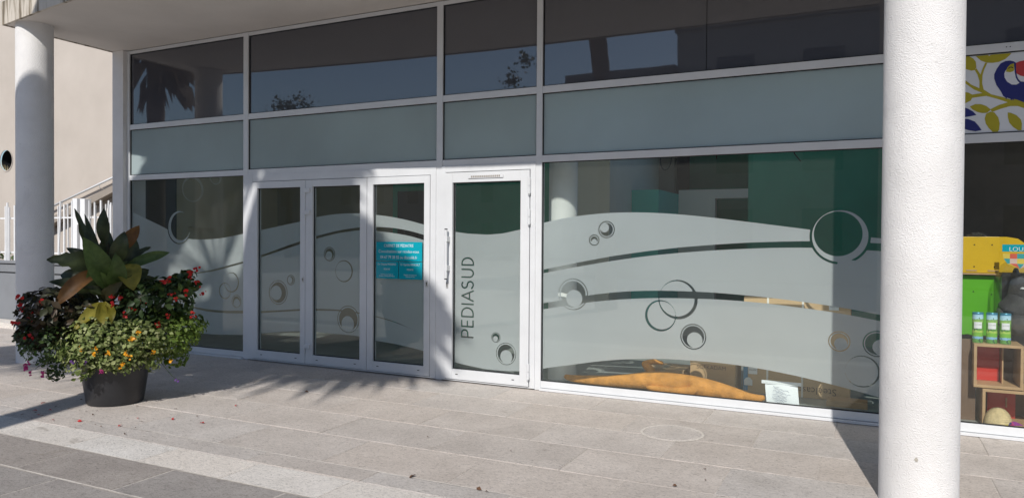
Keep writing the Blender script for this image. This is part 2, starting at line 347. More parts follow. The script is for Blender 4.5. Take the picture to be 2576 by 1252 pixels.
# mullions and transoms, each a bar of its own
FY0, FY1 = D, D + .07
mull = [(-9.43, -9.375, .0), (-7.205, -7.125, 0), (-4.318, -4.243, 0), (-3.115, -3.05, 0), (.33, .40, 0), (4.43, 4.5, 0)]
for a, b, z in mull:
    o = MB().box(a, b, FY0 - .004, FY1, .004, 4.15).build('mullion', 'frame', bld, bevel=.002)
bays = [(-9.375, -7.205), (-7.125, -4.318), (-4.243, -3.115), (-3.05, .33), (.40, 4.43)]
for i, (a, b) in enumerate(bays):
    box('transom', 'frame', bld, a, b, FY0, FY1, 4.107, 4.15, .002)
    box('transom', 'frame', bld, a, b, FY0, FY1, ZA0, ZA1, .002)
    box('transom', 'frame', bld, a, b, FY0, FY1, ZB0, ZB1, .002)
    if i in (0, 3, 4):
        box('bottom_rail', 'frame', bld, a, b, FY0, FY1, .03, .098, .002)
        box('sill_flashing', 'frame', bld, a, b, FY0 - .03, FY1, .004, .026)
def gasket(name, parent, x0, x1, z0, z1, y0=D + .012, y1=D + .03, w_=.009):
    return frame_mb(x0, x1, z0, z1, w_, w_, w_, w_, y0, y1).build(name, 'gasket', parent)
desc = ['left bay', 'bay above the folding door', 'bay above the entrance door', 'wide bay', 'bay beyond the column']
for i, (a, b) in enumerate(bays):
    pn = thing('spandrel_window', None, None, (0, 0, 0)); pn.parent = bld; pn.matrix_parent_inverse = Matrix.Translation((0, -D, 0))
    spl = [(a, b)] if i not in (3,) else [(a, -1.403), (-1.397, b)]
    for (c, d) in spl: box('dark_pane', 'spandrel', pn, c, d, D + .024, D + .034, ZA1, 4.107)
    gasket('gasket', pn, a, b, ZA1, 4.107)
    box('backing', 'gasket', pn, a, b, D + .036, D + .06, ZA1, 4.107)
    if i < 4:
        pn = thing('frosted_window', None, None); pn.parent = bld; pn.matrix_parent_inverse = Matrix.Translation((0, -D, 0))
        box('frosted_pane', 'satin', pn, a, b, D + .024, D + .032, ZB1, ZA0); gasket('gasket', pn, a, b, ZB1, ZA0)

# ---------------------------------------------------------- frosted film, cut by signed distance fields
def film_mesh(f, x0, x1, z0, z1, y, h=.006):
    nx = int(round((x1 - x0) / h)); nz = int(round((z1 - z0) / h))
    X = np.linspace(x0, x1, nx + 1); Zz = np.linspace(z0, z1, nz + 1)
    G = f(*np.meshgrid(X, Zz)); ins = G > 0
    full = ins[:-1, :-1] & ins[1:, :-1] & ins[:-1, 1:] & ins[1:, 1:]
    anyi = ins[:-1, :-1] | ins[1:, :-1] | ins[:-1, 1:] | ins[1:, 1:]
    V = []; Fc = []; active = {}
    def flush(run, jtop):
        i0, i1, js = run; o = len(V)
        V.extend([(X[i0], y, Zz[js]), (X[i1], y, Zz[js]), (X[i1], y, Zz[jtop]), (X[i0], y, Zz[jtop])]); Fc.append((o, o + 1, o + 2, o + 3))
    for j in range(nz):
        r = full[j]; d = np.diff(np.concatenate(([0], r.astype(np.int8), [0]))); st = np.where(d == 1)[0]; en = np.where(d == -1)[0]
        new = {}
        for s_, e_ in zip(st, en):
            k = (s_, e_); new[k] = active.pop(k) if k in active else (s_, e_, j)
        for run in active.values(): flush(run, j)
        active = new
    for run in active.values(): flush(run, nz)
    js, is_ = np.where(anyi & ~full)
    for j, i in zip(js, is_):
        c = [(X[i], Zz[j], G[j, i]), (X[i + 1], Zz[j], G[j, i + 1]), (X[i + 1], Zz[j + 1], G[j + 1, i + 1]), (X[i], Zz[j + 1], G[j + 1, i])]
        pl = []
        for k in range(4):
            p_, q_ = c[k], c[(k + 1) % 4]
            if p_[2] > 0: pl.append((p_[0], y, p_[1]))
            if (p_[2] > 0) != (q_[2] > 0):
                t_ = p_[2] / (p_[2] - q_[2]); pl.append((p_[0] + t_ * (q_[0] - p_[0]), y, p_[1] + t_ * (q_[1] - p_[1])))
        if len(pl) >= 3: o = len(V); V.extend(pl); Fc.append(tuple(range(o, o + len(pl))))
    me = bpy.data.meshes.new('frosted_film'); me.from_pydata([tuple(map(float, v)) for v in V], [], Fc); me.update(); return me
def curve(P):
    P = np.array(P); k = np.ones(5) / 5
    xs_ = np.linspace(P[0, 0], P[-1, 0], 160); zs = np.interp(xs_, P[:, 0], P[:, 1])
    kk = np.hanning(21); kk /= kk.sum(); pad = 10
    zp = np.concatenate([2 * zs[0] - zs[pad:0:-1], zs, 2 * zs[-1] - zs[-2:-pad - 2:-1]]); zs = np.convolve(zp, kk, 'valid')
    return lambda X: np.interp(X, xs_, zs)
def circ(c): return lambda X, Zz: c[2] - np.hypot(X - c[0], Zz - c[1])
def band(u, l): return lambda X, Zz: np.minimum(u(X) - Zz, Zz - l(X))
def bubble(F, X, Zz, c, disc, wd=.010, rim=.024):
    """thin clear outline, frosted rim, clear disc, frosted inner disc"""
    o = circ(c)(X, Zz); F = np.minimum(F, np.maximum(-o, o - wd)); F = np.minimum(F, -(o - max(rim * .8, c[2] * .16)))
    return np.maximum(F, circ(disc)(X, Zz))
def crescent(F, X, Zz, a, b): return np.minimum(F, -np.minimum(circ(a)(X, Zz), -circ(b)(X, Zz)))
B4T = curve([(-3.069, 1.719), (-2.874, 1.761), (-2.696, 1.788), (-2.448, 1.814), (-2.208, 1.823), (-1.974, 1.82), (-1.747, 1.807), (-1.526, 1.787), (-1.31, 1.762), (-1.101, 1.735), (-0.897, 1.708), (-0.699, 1.681), (-0.477, 1.651), (-.026, 1.588), (.06, 1.58), (.33, 1.56)])
B4U1 = curve([(-3.065, 1.237), (-2.692, 1.317), (-2.324, 1.389), (-1.971, 1.444), (-1.632, 1.486), (-1.308, 1.515), (-0.997, 1.537), (-0.698, 1.548), (-0.476, 1.553), (-0.261, 1.551), (-0.025, 1.541), (0.33, 1.525)])
B4L1 = curve([(-3.065, 1.201), (-2.692, 1.275), (-2.323, 1.343), (-1.97, 1.397), (-1.632, 1.435), (-1.308, 1.463), (-0.996, 1.482), (-0.697, 1.494), (-0.428, 1.495), (-0.042, 1.479), (0.33, 1.455)])
B4U2 = curve([(-3.075, 0.89), (-2.867, 0.928), (-2.565, 0.994), (-2.321, 1.032), (-2.083, 1.057), (-1.853, 1.069), (-1.629, 1.073), (-1.304, 1.07), (-1.094, 1.059), (-0.891, 1.048), (-0.692, 1.031), (-0.499, 1.012), (-0.31, 0.992), (-0.127, 0.966), (0.33, 0.89)])
B4L2 = curve([(-3.075, 0.827), (-2.867, 0.866), (-2.564, 0.924), (-2.32, 0.958), (-2.083, 0.982), (-1.852, 0.998), (-1.628, 1.005), (-1.303, 1.009), (-1.094, 1.003), (-0.89, 0.993), (-0.692, 0.977), (-0.498, 0.959), (-0.31, 0.939), (-0.126, 0.914), (0.33, 0.835)])
B4B = curve([(-3.07, 0.211), (-2.94, 0.244), (-2.684, 0.293), (-2.436, 0.344), (-2.195, 0.381), (-1.961, 0.406), (-1.734, 0.421), (-1.513, 0.423), (-1.297, 0.423), (-1.088, 0.414), (-0.884, 0.396), (-0.685, 0.373), (-0.492, 0.343), (-0.303, 0.311), (-0.119, 0.274), (0.33, 0.18)])
def f_bay4(X, Zz):
    F = np.minimum(B4T(X) - Zz, Zz - B4B(X))
    F = np.minimum(F, -band(B4U1, B4L1)(X, Zz)); F = np.minimum(F, -band(B4U2, B4L2)(X, Zz))
    big = circ((-.252, 1.597, .223))(X, Zz); F = np.minimum(F, -np.minimum(circ((-.252, 1.597, .243))(X, Zz), 1))
    F = np.maximum(F, np.minimum(big, -circ((-.267, 1.617, .193))(X, Zz)))
    F = np.where((Zz < 1.39) & (Zz > 1.33) & (np.abs(X + .2) < .07), np.maximum(F, 1e-3), F)
    for a, b in (((-2.365, 1.654, .085), (-2.386, 1.672, .046)), ((-2.493, 1.549, .056), (-2.493, 1.533, .028)), ((-2.715, 1.0, .16), (-2.702, .958, .087)),
                 ((-1.502, .648, .121), (-1.488, .618, .072)), ((-.246, .688, .089), (-.235, .667, .052)), ((.047, .686, .111), (.077, .658, .065))):
        F = bubble(F, X, Zz, a, b)
    F = crescent(F, X, Zz, (-1.65, .991, .186), (-1.661, .998, .168)); F = crescent(F, X, Zz, (-1.817, .829, .15), (-1.808, .834, .135))
    F = crescent(F, X, Zz, (-.063, .443, .136), (-.069, .4435, .127)); return F
DT = curve([(-7.496, 1.547), (-7.239, 1.59), (-6.973, 1.642), (-6.27, 1.756), (-6.069, 1.801), (-5.817, 1.834), (-5.598, 1.847), (-5.371, 1.845), (-5.182, 1.828), (-4.969, 1.805), (-4.719, 1.762), (-4.44, 1.695)])
DU1 = curve([(-7.495, 1.182), (-7.238, 1.246), (-6.962, 1.323), (-6.269, 1.519), (-6.068, 1.571), (-5.706, 1.644), (-5.37, 1.685), (-5.174, 1.687), (-4.918, 1.676), (-4.669, 1.638), (-4.44, 1.58)])
DL1 = curve([(-7.495, 1.163), (-7.238, 1.227), (-6.962, 1.297), (-6.269, 1.483), (-6.068, 1.54), (-5.706, 1.613), (-5.37, 1.652), (-5.174, 1.642), (-4.918, 1.617), (-4.668, 1.581), (-4.44, 1.52)])
DU2 = curve([(-7.494, 0.603), (-7.237, 0.611), (-6.976, 0.624), (-6.56, 0.657), (-6.28, 0.684), (-6.073, 0.697), (-5.702, 0.705), (-5.379, 0.684), (-5.177, 0.66), (-4.912, 0.613), (-4.565, 0.51), (-4.44, .47)])
DL2 = curve([(-7.494, 0.57), (-7.237, 0.58), (-6.976, 0.598), (-6.559, 0.636), (-6.28, 0.662), (-6.073, 0.674), (-5.702, 0.688), (-5.379, 0.672), (-5.177, 0.65), (-4.912, 0.604), (-4.565, 0.509), (-4.44, .475)])
DB = curve([(-7.494, 0.285), (-7.236, 0.311), (-6.975, 0.341), (-6.559, 0.389), (-6.285, 0.413), (-6.072, 0.415), (-5.811, 0.413), (-5.565, 0.411), (-5.391, 0.409), (-5.186, 0.371), (-4.911, 0.354), (-4.661, 0.323), (-4.44, 0.29)])
def f_fold(X, Zz):
    F = np.minimum(DT(X) - Zz, Zz - DB(X)); F = np.minimum(F, -band(DU1, DL1)(X, Zz)); F = np.minimum(F, -band(DU2, DL2)(X, Zz))
    for a, b in (((-6.647, .872, .153), (-6.68, .866, .091)), ((-6.439, 1.033, .063), (-6.454, 1.031, .038)), ((-5.837, 1.362, .085), (-5.843, 1.347, .048)), ((-5.552, .596, .162), (-5.56, .541, .093))):
        F = bubble(F, X, Zz, a, b)
    return crescent(F, X, Zz, (-5.617, 1.162, .13), (-5.624, 1.163, .118))
B1T = curve([(-9.579, 1.965), (-9.411, 1.915), (-9.101, 1.81), (-8.701, 1.678), (-8.432, 1.559), (-8.199, 1.525), (-7.885, 1.525), (-7.635, 1.542), (-7.19, 1.61)])
B1U1 = curve([(-9.6, .98), (-8.8, 1.01), (-8.402, 1.042), (-8.256, 1.057), (-7.773, 1.13), (-7.498, 1.193), (-7.19, 1.26)])
B1L1 = curve([(-9.6, .985), (-8.8, 1.008), (-8.402, 1.036), (-8.256, 1.046), (-7.773, 1.108), (-7.498, 1.168), (-7.19, 1.236)])
B1U2 = curve([(-9.6, 1.2), (-8.792, 0.866), (-8.491, 0.732), (-8.343, 0.68), (-8.14, 0.624), (-7.884, 0.6), (-7.552, 0.598), (-7.19, 0.62)])
B1L2 = curve([(-9.6, 1.19), (-8.792, 0.86), (-8.491, 0.72), (-8.343, 0.666), (-8.14, 0.6), (-7.884, 0.571), (-7.551, 0.566), (-7.19, 0.584)])
B1B = curve([(-9.58, 0.406), (-8.945, 0.334), (-8.197, 0.278), (-7.771, 0.276), (-7.19, 0.306)])
def f_bay1(X, Zz):
    F = np.minimum(B1T(X) - Zz, Zz - B1B(X)); F = np.minimum(F, -band(B1U1, B1L1)(X, Zz)); F = np.minimum(F, -band(B1U2, B1L2)(X, Zz))
    o = circ((-8.427, 1.688, .215))(X, Zz); F = np.minimum(F, -circ((-8.427, 1.688, .23))(X, Zz)); F = np.maximum(F, np.minimum(o, -circ((-8.40, 1.70, .19))(X, Zz)))
    F = bubble(F, X, Zz, (-7.368, .732, .083), (-7.362, .709, .053))
    F = crescent(F, X, Zz, (-7.455, .971, .13), (-7.462, .974, .118)); return crescent(F, X, Zz, (-7.574, .857, .107), (-7.569, .859, .096))
PT = curve([(-4.134, 1.637), (-4.113, 1.632), (-3.93, 1.61), (-3.693, 1.6), (-3.511, 1.613), (-3.27, 1.662)])
PB = curve([(-4.125, 0.208), (-4.104, 0.205), (-3.92, 0.18), (-3.696, 0.159), (-3.501, 0.158), (-3.27, 0.174)])
def arc(cx_, cz, rx, rz, a0, a1, n=12): return [(cx_ + rx * math.cos(math.radians(a0 + (a1 - a0) * i / n)), cz + rz * math.sin(math.radians(a0 + (a1 - a0) * i / n))) for i in range(n + 1)]
H = .141   # letters in (u = advance, v = height)
GL = [[[(0, 0), (0, H)], [(0, H), (.038, H)] + arc(.04, H * .73, .037, H * .27, 90, -90) + [(0, H * .46)]],
      [[(.115, 0), (.115, H)], [(.115, 0), (.178, 0)], [(.115, H), (.178, H)], [(.115, H / 2), (.172, H / 2)]],
      [[(.222, 0), (.222, H), (.255, H)] + arc(.255, H / 2, .062, H / 2, 90, -90, 16) + [(.222, 0)]],
      [[(.357, 0), (.357, H)]],
      [[(.392, 0), (.447, H), (.502, 0)], [(.412, H * .32), (.482, H * .32)]],
      [[(.528, .018)] + arc(.567, H * .26, .036, H * .26, 215, 440, 14)[0:] + arc(.567, H * .76, .034, H * .24, 260, 45, 14)],
      [[(.650, H), (.650, .05)] + arc(.692, .048, .042, .048, 180, 360) + [(.734, H)]],
      [[(.782, 0), (.782, H), (.800, H)] + arc(.800, H / 2, .058, H / 2, 90, -90, 16) + [(.782, 0)]]]
def f_door(X, Zz):
    F = np.minimum(PT(X) - Zz, Zz - PB(X))
    for a, b in (((-3.586, .508, .054), (-3.59, .495, .028)), ((-3.464, .342, .118), (-3.461, .312, .071))): F = bubble(F, X, Zz, a, b, .006, .014)
    u = Zz - .489; v = -3.865 - X; dmin = np.full(X.shape, 9.0)
    sel = (u > -.05) & (u < .92) & (v > -.05) & (v < .2); us, vs__ = u[sel], v[sel]; dd = np.full(us.shape, 9.0)
    for g in GL:
        for pl in g:
            for (ax, ay), (bx, by) in zip(pl[:-1], pl[1:]):
                lx, ly = bx - ax, by - ay; L2 = lx * lx + ly * ly + 1e-12
                tt = np.clip(((us - ax) * lx + (vs__ - ay) * ly) / L2, 0, 1); dd = np.minimum(dd, np.hypot(us - ax - tt * lx, vs__ - ay - tt * ly))
    dmin[sel] = dd; return np.minimum(F, dmin - .0085)
FILM_Y = D + .042
def glazing(parent, x0, x1, z0, z1, f, h=.006, pane='glass'):
    box('pane', pane, parent, x0, x1, D + .026, D + .034, z0, z1); gasket('gasket', parent, x0, x1, z0, z1)
    if f: obj('frosted_film', film_mesh(f, x0 + .002, x1 - .002, z0 + .002, z1 - .002, FILM_Y, h), 'film', parent)
for i, f, lab in ((0, f_bay1, 'left window with wavy frosted film and bubbles'), (3, f_bay4, 'wide window with three frosted waves and bubble cut-outs'), (4, None, 'clear toy shop window')):
    wdw = thing('shop_window', None, None); wdw['label'] = lab; wdw.parent = bld; wdw.matrix_parent_inverse = Matrix.Translation((0, -D, 0))
    glazing(wdw, bays[i][0], bays[i][1], .098, ZB0, f, .006, 'glass' if f else 'glass_plain')

# ---------------------------------------------------------- three-leaf folding door
fd = thing('folding_door', 'white three-leaf folding glass door in the shade of a palm', 'door', (-5.7, D, 0))
frame_mb(-7.125, -4.318, .012, ZB0, .088, .07, .014, .086, D - .012, D + .07).build('outer_frame', 'frame', fd, bevel=.002)
leaves = [(-7.034, -6.170, -6.95, -6.247), (-6.164, -5.250, -6.056, -5.347), (-5.244, -4.391, -5.163, -4.465)]
for a, b, c, d in leaves:
    lf = frame_mb(a, b, .032, 2.252, c - a, b - d, .106, .082, D - .022, D + .05).build('door_leaf', 'frame', fd, bevel=.003)
    for nm in ('x',):
        sub = lf
        p_ = box('pane', 'glass', sub, c, d, D + .016, D + .024, .138, 2.17)
        gasket('gasket', sub, c, d, .138, 2.17, D + .004, D + .018)
        obj('frosted_film', film_mesh(f_fold, c + .002, d - .002, .14, 2.168, D + .031, .006), 'film', sub)
    for xx in (c + .06, d - .08):
        box('weep_slot', 'gasket', sub, xx, xx + .028, D - .0238, D - .018, .083, .090)
for zc in (2.113, 1.847, .228):
    hb = MB().tube([(-6.166, D - .034, zc - .07), (-6.166, D - .034, zc + .045)], .011, 12); hb.box(-6.2, -6.168, D - .034, D - .021, zc - .06, zc + .01); hb.box(-6.164, -6.085, D - .046, D - .021, zc - .01, zc + .04)
    hb.build('hinge', 'frame', fd, bevel=.002)
for xx, zc in ((-6.2, 1.049), (-4.424, 1.055)):
    kc = MB().box(xx - .014, xx + .014, D - .030, D - .0215, zc - .035, zc + .035).build('lock_plate', 'steel', fd, bevel=.004)
    MB().tube([(xx, D - .034, zc + .008), (xx, D - .028, zc + .008)], .007, 12).box(xx - .003, xx + .003, D - .033, D - .029, zc - .018, zc + .006).build('keyhole', 'gasket', kc)

# ---------------------------------------------------------- entrance door
ed = thing('entrance_door', 'white glazed entrance door with PEDIASUD lettering and bar handle', 'door', (-3.68, D, 0))
frame_mb(-4.243, -3.115, .012, ZB0, .05, .058, .012, .066, D - .012, D + .07).build('outer_frame', 'frame', ed, bevel=.002)
frame_mb(-4.187, -3.179, .03, 2.27, .087, .101, .108, .108, D - .024, D + .05).build('leaf_frame', 'frame', ed, bevel=.003)
box('pane', 'glass', ed, -4.10, -3.28, D + .016, D + .024, .138, 2.162); gasket('gasket', ed, -4.10, -3.28, .138, 2.162, D + .004, D + .018, .012)
obj('frosted_film', film_mesh(f_door, -4.098, -3.282, .14, 2.16, D + .031, .004), 'film', ed)
hd = MB().tube([(-4.147, D - .075, 1.115), (-4.147, D - .075, 1.66)], .016, 16).build('handle_bar', 'frame', ed, 'auto')
for zc in (1.55, 1.235): MB().box(-4.17, -4.125, D - .09, D - .024, zc - .03, zc + .03).build('bracket', 'frame', hd, bevel=.004)
for zc in (1.118, 1.657): MB().tube([(-4.147, D - .075, zc - .006), (-4.147, D - .075, zc + .006)], .0168, 16).build('end_ring', 'gasket', hd)
kc = MB().box(-4.172, -4.144, D - .032, D - .0235, 1.02, 1.09).build('lock_plate', 'steel', ed, bevel=.004)
MB().tube([(-4.158, D - .036, 1.065), (-4.158, D - .030, 1.065)], .007, 12).box(-4.161, -4.155, D - .035, D - .031, 1.035, 1.062).build('keyhole', 'gasket', kc)
for za, zb in ((2.021, 2.188), (1.706, 1.864), (.108, .266)):
    zm = (za + zb) / 2; h = MB().tube([(-3.176, D - .04, za), (-3.176, D - .04, zm - .003)], .0145, 14).tube([(-3.176, D - .04, zm + .003), (-3.176, D - .04, zb)], .0145, 14).tube([(-3.176, D - .04, za - .012), (-3.176, D - .04, zb + .005)], .008, 10)
    h.box(-3.188, -3.164, D - .035, D - .012, za + .01, zb - .01); h.build('hinge', 'frame', ed, 'auto')
vg = MB().box(-3.90, -3.48, D - .033, D - .0235, 2.198, 2.238).build('vent_grille', 'frame', ed, bevel=.006)
sl = MB()
for k in range(16): sl.box(-3.865 + k * .0222, -3.865 + k * .0222 + .016, D - .0345, D - .0325, 2.208, 2.228)
sl.build('vent_slots', plain('vent_dark', (.30, .27, .24), .7), vg)
for xx in (-4.05, -3.37): box('weep_slot', 'gasket', ed, xx, xx + .028, D - .0258, D - .02, .083, .090)

# ---------------------------------------------------------- practice signs on the right folding leaf
M['teal_sign'] = plain('teal_acrylic', (.005, .33, .42), .12, .03, 2)
M['white_ink'] = plain('white_ink', (.85, .88, .88), .5, .02)
SY = D + .0005
def plate(lab, x0, x1, z0, z1, lines):
    t_ = thing('sign_plate', lab, 'sign', (0, D, 0)); MB().box(x0, x1, SY - .002, SY + .0135, z0, z1).build('board', 'teal_sign', t_, bevel=.0015)
    for body, size, xx, zz, wd in lines:
        o = text('lettering', body, size, 'white_ink', t_, (xx, SY - .0035, zz)); vs2 = [v.co.x for v in o.data.vertices]
        k = wd / (max(vs2) - min(vs2))
        for v in o.data.vertices: v.co.x = xx + (v.co.x - (max(vs2) + min(vs2)) / 2) * k
plate('large teal sign reading CABINET DE PEDIATRIE on the folding door', -5.127, -4.503, 1.297, 1.514, [('CABINET DE PÉDIATRIE', .05, -4.815, 1.470, .40), ('Consultations sur rendez-vous', .05, -4.815, 1.405, .55), ('04 67 79 38 55 ou doctolib.fr', .05, -4.815, 1.338, .50)])
plate('small teal doctor plate reading Dr Ottavia MASIERO', -5.127, -4.824, 1.094, 1.290, [('Dr Ottavia MASIERO', .036, -4.9755, 1.258, .25), ('PÉDIATRE', .028, -4.9755, 1.202, .085), ('Diplômée de la Faculté de', .018, -4.9755, 1.143, .17), ('Médecine de Montpellier-Nîmes', .018, -4.9755, 1.124, .21)])
plate('small teal doctor plate reading Dr Ophélie ARNOULT', -4.812, -4.503, 1.094, 1.290, [('Dr Ophélie ARNOULT', .036, -4.6575, 1.258, .26), ('PÉDIATRE', .028, -4.6575, 1.202, .085), ('Diplômée de la Faculté de', .018, -4.6575, 1.143, .17), ('Médecine de Paris', .018, -4.6575, 1.124, .12)])

# ---------------------------------------------------------- columns
def column(x, y, r, lab, z1=Z_SOF):
    t_ = thing('column', lab, 'column', (x, y, 0)); prof = [(r + .0, 0)] + [(r, z1 * i / 12) for i in range(1, 13)]
    me = MB().lathe(prof, (0, 0, 0), 72).mesh('shaft'); o = obj('shaft', me, 'stucco', None, True); o.parent = t_; return t_
c1 = column(-9.36, 5.60, .203, 'round white stucco column at the far canopy corner, dappled by palm shade')
c2 = column(.262, 5.0, .213, 'sunlit round white stucco column closest to the camera')
# chipped spot on the near column
def on_col(ang, z, r=.2135): return (r * math.sin(ang), -r * math.cos(ang), z)
cp = MB(); ring = []
for k in range(14):
    a = 2 * math.pi * k / 14; q_ = .75 + .35 * random.random(); ring.append(on_col(-.10 + math.cos(a) * .05 * q_, .305 + math.sin(a) * .013 * q_, .2142))
cp.add(ring, [tuple(range(14))])
o = cp.build('chipped_patch', plain('exposed_render', (.40, .37, .32), .95, .3, 40, .5, 100)); o.parent = c2; o.matrix_parent_inverse = Matrix()

# ---------------------------------------------------------- interior
M['floor_in'] = plain('dark_vinyl', (.30, .33, .315), .35, .2, 3)
M['khaki'] = plain('khaki_wall', (.34, .31, .21), .8, .06, 1.5)
M['greige'] = plain('greige_wall', (.62, .62, .55), .8, .06, 1.5)
M['teal'] = plain('teal_wall', (.06, .50, .42), .7, .06, 1.5)
M['green'] = plain('green_wall', (.05, .36, .23), .75, .08, 1.5)
M['taupe'] = plain('taupe_wall', (.30, .27, .23), .8, .06, 1.5)
M['cream'] = plain('cream_wall', (.60, .53, .36), .8, .05, 1.5)
M['ceil'] = plain('interior_ceiling', (.8, .8, .77), .9, .04)
FZ = .045
def struct(name, mt, lab, *b): return tag(box(name, mt, None, *b), lab, kind='structure')
struct('interior_floor', 'floor_in', 'dark vinyl floor behind the glass', -9.6, 4.5, D + .06, 13.4, -.02, FZ)
def ceiling():
    b = MB(); Y0, Y1 = D + .08, 13.4; holes = [(-9.4, -8.2, 7.7, 8.8), (-2.9, .2, 7.4, 11.4)]  # unseen ceiling openings, added to brighten the rooms below
    xs_ = [-9.6, -9.4, -8.2, -2.9, .2, 4.5]
    for a, c_ in zip(xs_[:-1], xs_[1:]):
        h_ = [h for h in holes if h[0] == a]
        if h_: b.box(a, c_, Y0, h_[0][2], 3.085, 3.2); b.box(a, c_, h_[0][3], Y1, 3.085, 3.2)
        else: b.box(a, c_, Y0, Y1, 3.085, 3.2)
    tag(b.build('interior_ceiling', 'ceil'), 'pale ceiling with added unseen openings that let in fill light', kind='structure')
ceiling()
struct('wall_lobby_back', 'khaki', 'khaki back wall of the lobby', -9.5, -7.02, 9.9, 10.05, FZ, 3.085)
struct('wall_lobby_green', 'green', 'dark green back wall behind the doors', -7.02, -3.72, 9.9, 10.05, FZ, 3.085)
struct('wall_left_end', 'cream', 'cream end wall inside the left window', -9.62, -9.5, D + .1, 10.05, FZ, 3.085)
struct('wall_divider', 'greige', 'pale end of the dividing wall', -3.72, -3.16, 9.40, 11.9, FZ, 3.085)
struct('wall_divider_teal', 'teal', 'teal block beside the dividing wall', -3.158, -2.76, 10.4, 11.898, FZ, 2.28)
struct('wall_taupe', 'taupe', 'taupe wall above the teal block', -3.72, -2.90, 11.9, 12.05, FZ, 3.085)
struct('wall_bulkhead', 'greige', 'low beige wall around the dark doorway', -2.757, -2.19, 11.6, 11.75, FZ, 2.345)
struct('wall_bulkhead_head', 'greige', 'beige wall over the dark doorway', -2.19, -1.70, 11.6, 11.75, 2.205, 2.345)
struct('wall_green', 'green', 'dark green wall at the back of the wide room', -1.70, .365, 11.6, 11.75, FZ, 3.085)
struct('wall_green_back', 'green', 'green wall above the beige bulkhead', -2.9, -1.70, 13.0, 13.15, FZ, 3.085)
struct('wall_party', 'taupe', 'party wall towards the toy shop', .335, .395, D + .08, 13.3, FZ, 3.085)
struct('wall_toy_back', plain('toy_wall', (.09, .08, .075), .9), 'dark wall behind the toy display', .395, 4.5, 8.9, 9.0, FZ, 3.085)
struct('wall_back', 'black', 'dark rear wall', -9.6, 4.5, 13.3, 13.4, FZ, 3.085)
ic = thing('column', 'slim white column standing just inside the wide window', 'column', (-3.02, 7.42, FZ)); me = MB().lathe([(.155, 0), (.155, 1.5), (.155, 3.04)], (0, 0, 0), 48).mesh('shaft'); o = obj('shaft', me, plain('interior_column', (.72, .74, .72), .6, .03), None, True); o.parent = ic
dr = MB().box(-6.9, -6.1, 9.86, 9.898, FZ, 2.31).build('painted_doorway', 'black'); tag(dr, 'black panel painting the dark of a doorway in the green wall behind the doors', 'doorway')  # black slab paints an unlit doorway on the uncut wall
dk = box('dark_cabinet', plain('dark_panel', (.07, .075, .07), .5), None, -9.498, -9.44, D + .16, 7.74, FZ, 3.0); tag(dk, 'tall dark cabinet inside the left window', 'cabinet')
# raised ivory rings painting rings of cast light on the end wall
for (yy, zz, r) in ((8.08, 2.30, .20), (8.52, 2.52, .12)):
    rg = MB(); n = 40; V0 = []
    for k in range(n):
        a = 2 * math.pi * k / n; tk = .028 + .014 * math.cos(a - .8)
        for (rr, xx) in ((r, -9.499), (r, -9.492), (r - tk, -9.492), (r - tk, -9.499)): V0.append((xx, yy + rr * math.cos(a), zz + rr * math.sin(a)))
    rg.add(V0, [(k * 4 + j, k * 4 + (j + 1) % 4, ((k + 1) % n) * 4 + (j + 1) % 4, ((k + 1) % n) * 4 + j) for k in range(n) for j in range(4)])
    tag(rg.build('painted_light_ring', plain('ivory_light_paint', (.78, .74, .62), .5)), ('larger' if r > .15 else 'smaller') + ' ivory ring standing in for cast light on the cream wall inside the left window', 'painted light', 'painted light rings on the wall')
tag(box('wall_shelf', 'cream', None, -9.499, -9.42, 8.0, 8.56, 1.70, 1.72), 'thin cream shelf on the wall inside the left window', 'shelf')
def cord(name, pts, lab, r=.006):
    P = [Vector(p) for p in pts]; tag(MB().tube(P, r, 6).build(name, 'gasket', None, True), lab, 'cable')
cord('hanging_cable', [(-2.02, 7.9, 3.08), (-2.02, 7.9, 2.55)] + [(-2.02 + .06 * math.sin(a), 7.9 + .02 * math.cos(a), 2.43 + .12 * math.cos(a)) for a in np.linspace(0, 6.6, 22)], 'looped black cable hanging from the ceiling of the wide room')
cord('hanging_cable', [(-.75, 8.0, 3.08), (-.76, 8.0, 2.55), (-.72, 8.0, 2.44), (-.66, 8.0, 2.36)], 'short bent black cable hanging near the green wall')
cord('hanging_cable', [(-1.5, 8.0, 3.08), (-1.5, 8.0, 2.42)], 'straight black cable end hanging in the wide room')

# cartons behind the wide window
M['carton'] = plain('brown_cardboard', (.48, .32, .17), .8, .08, 4, .05, 40)
M['carton2'] = plain('pale_cardboard', (.56, .40, .23), .8, .08, 4, .05, 40)
M['tape'] = plain('parcel_tape', (.45, .36, .24), .25)
M['ink'] = plain('black_ink', (.02, .02, .02), .6)
M['paper'] = plain('white_paper', (.78, .82, .84), .7, .03)
M['strap'] = plain('white_strap', (.8, .8, .76), .4)
b1 = thing('cardboard_box', 'small taped cardboard box behind the orange mannequin', 'box', (-1.9, 7.5, FZ), 'cardboard boxes')
MB().box(-2.11, -1.70, 7.44, 7.80, FZ, .235).build('carton', 'carton', b1, bevel=.004)
MB().box(-1.94, -1.89, 7.436, 7.44, .12, .2375).box(-1.94, -1.89, 7.436, 7.805, .236, .2385).build('tape', 'tape', b1)
b2 = thing('cardboard_box', 'square cardboard box handwritten SOFKADAM behind the mannequin', 'box', (-1.4, 7.6, FZ), 'cardboard boxes')
MB().box(-1.64, -1.20, 7.46, 7.86, FZ, .315).build('carton', 'carton', b2, bevel=.004)
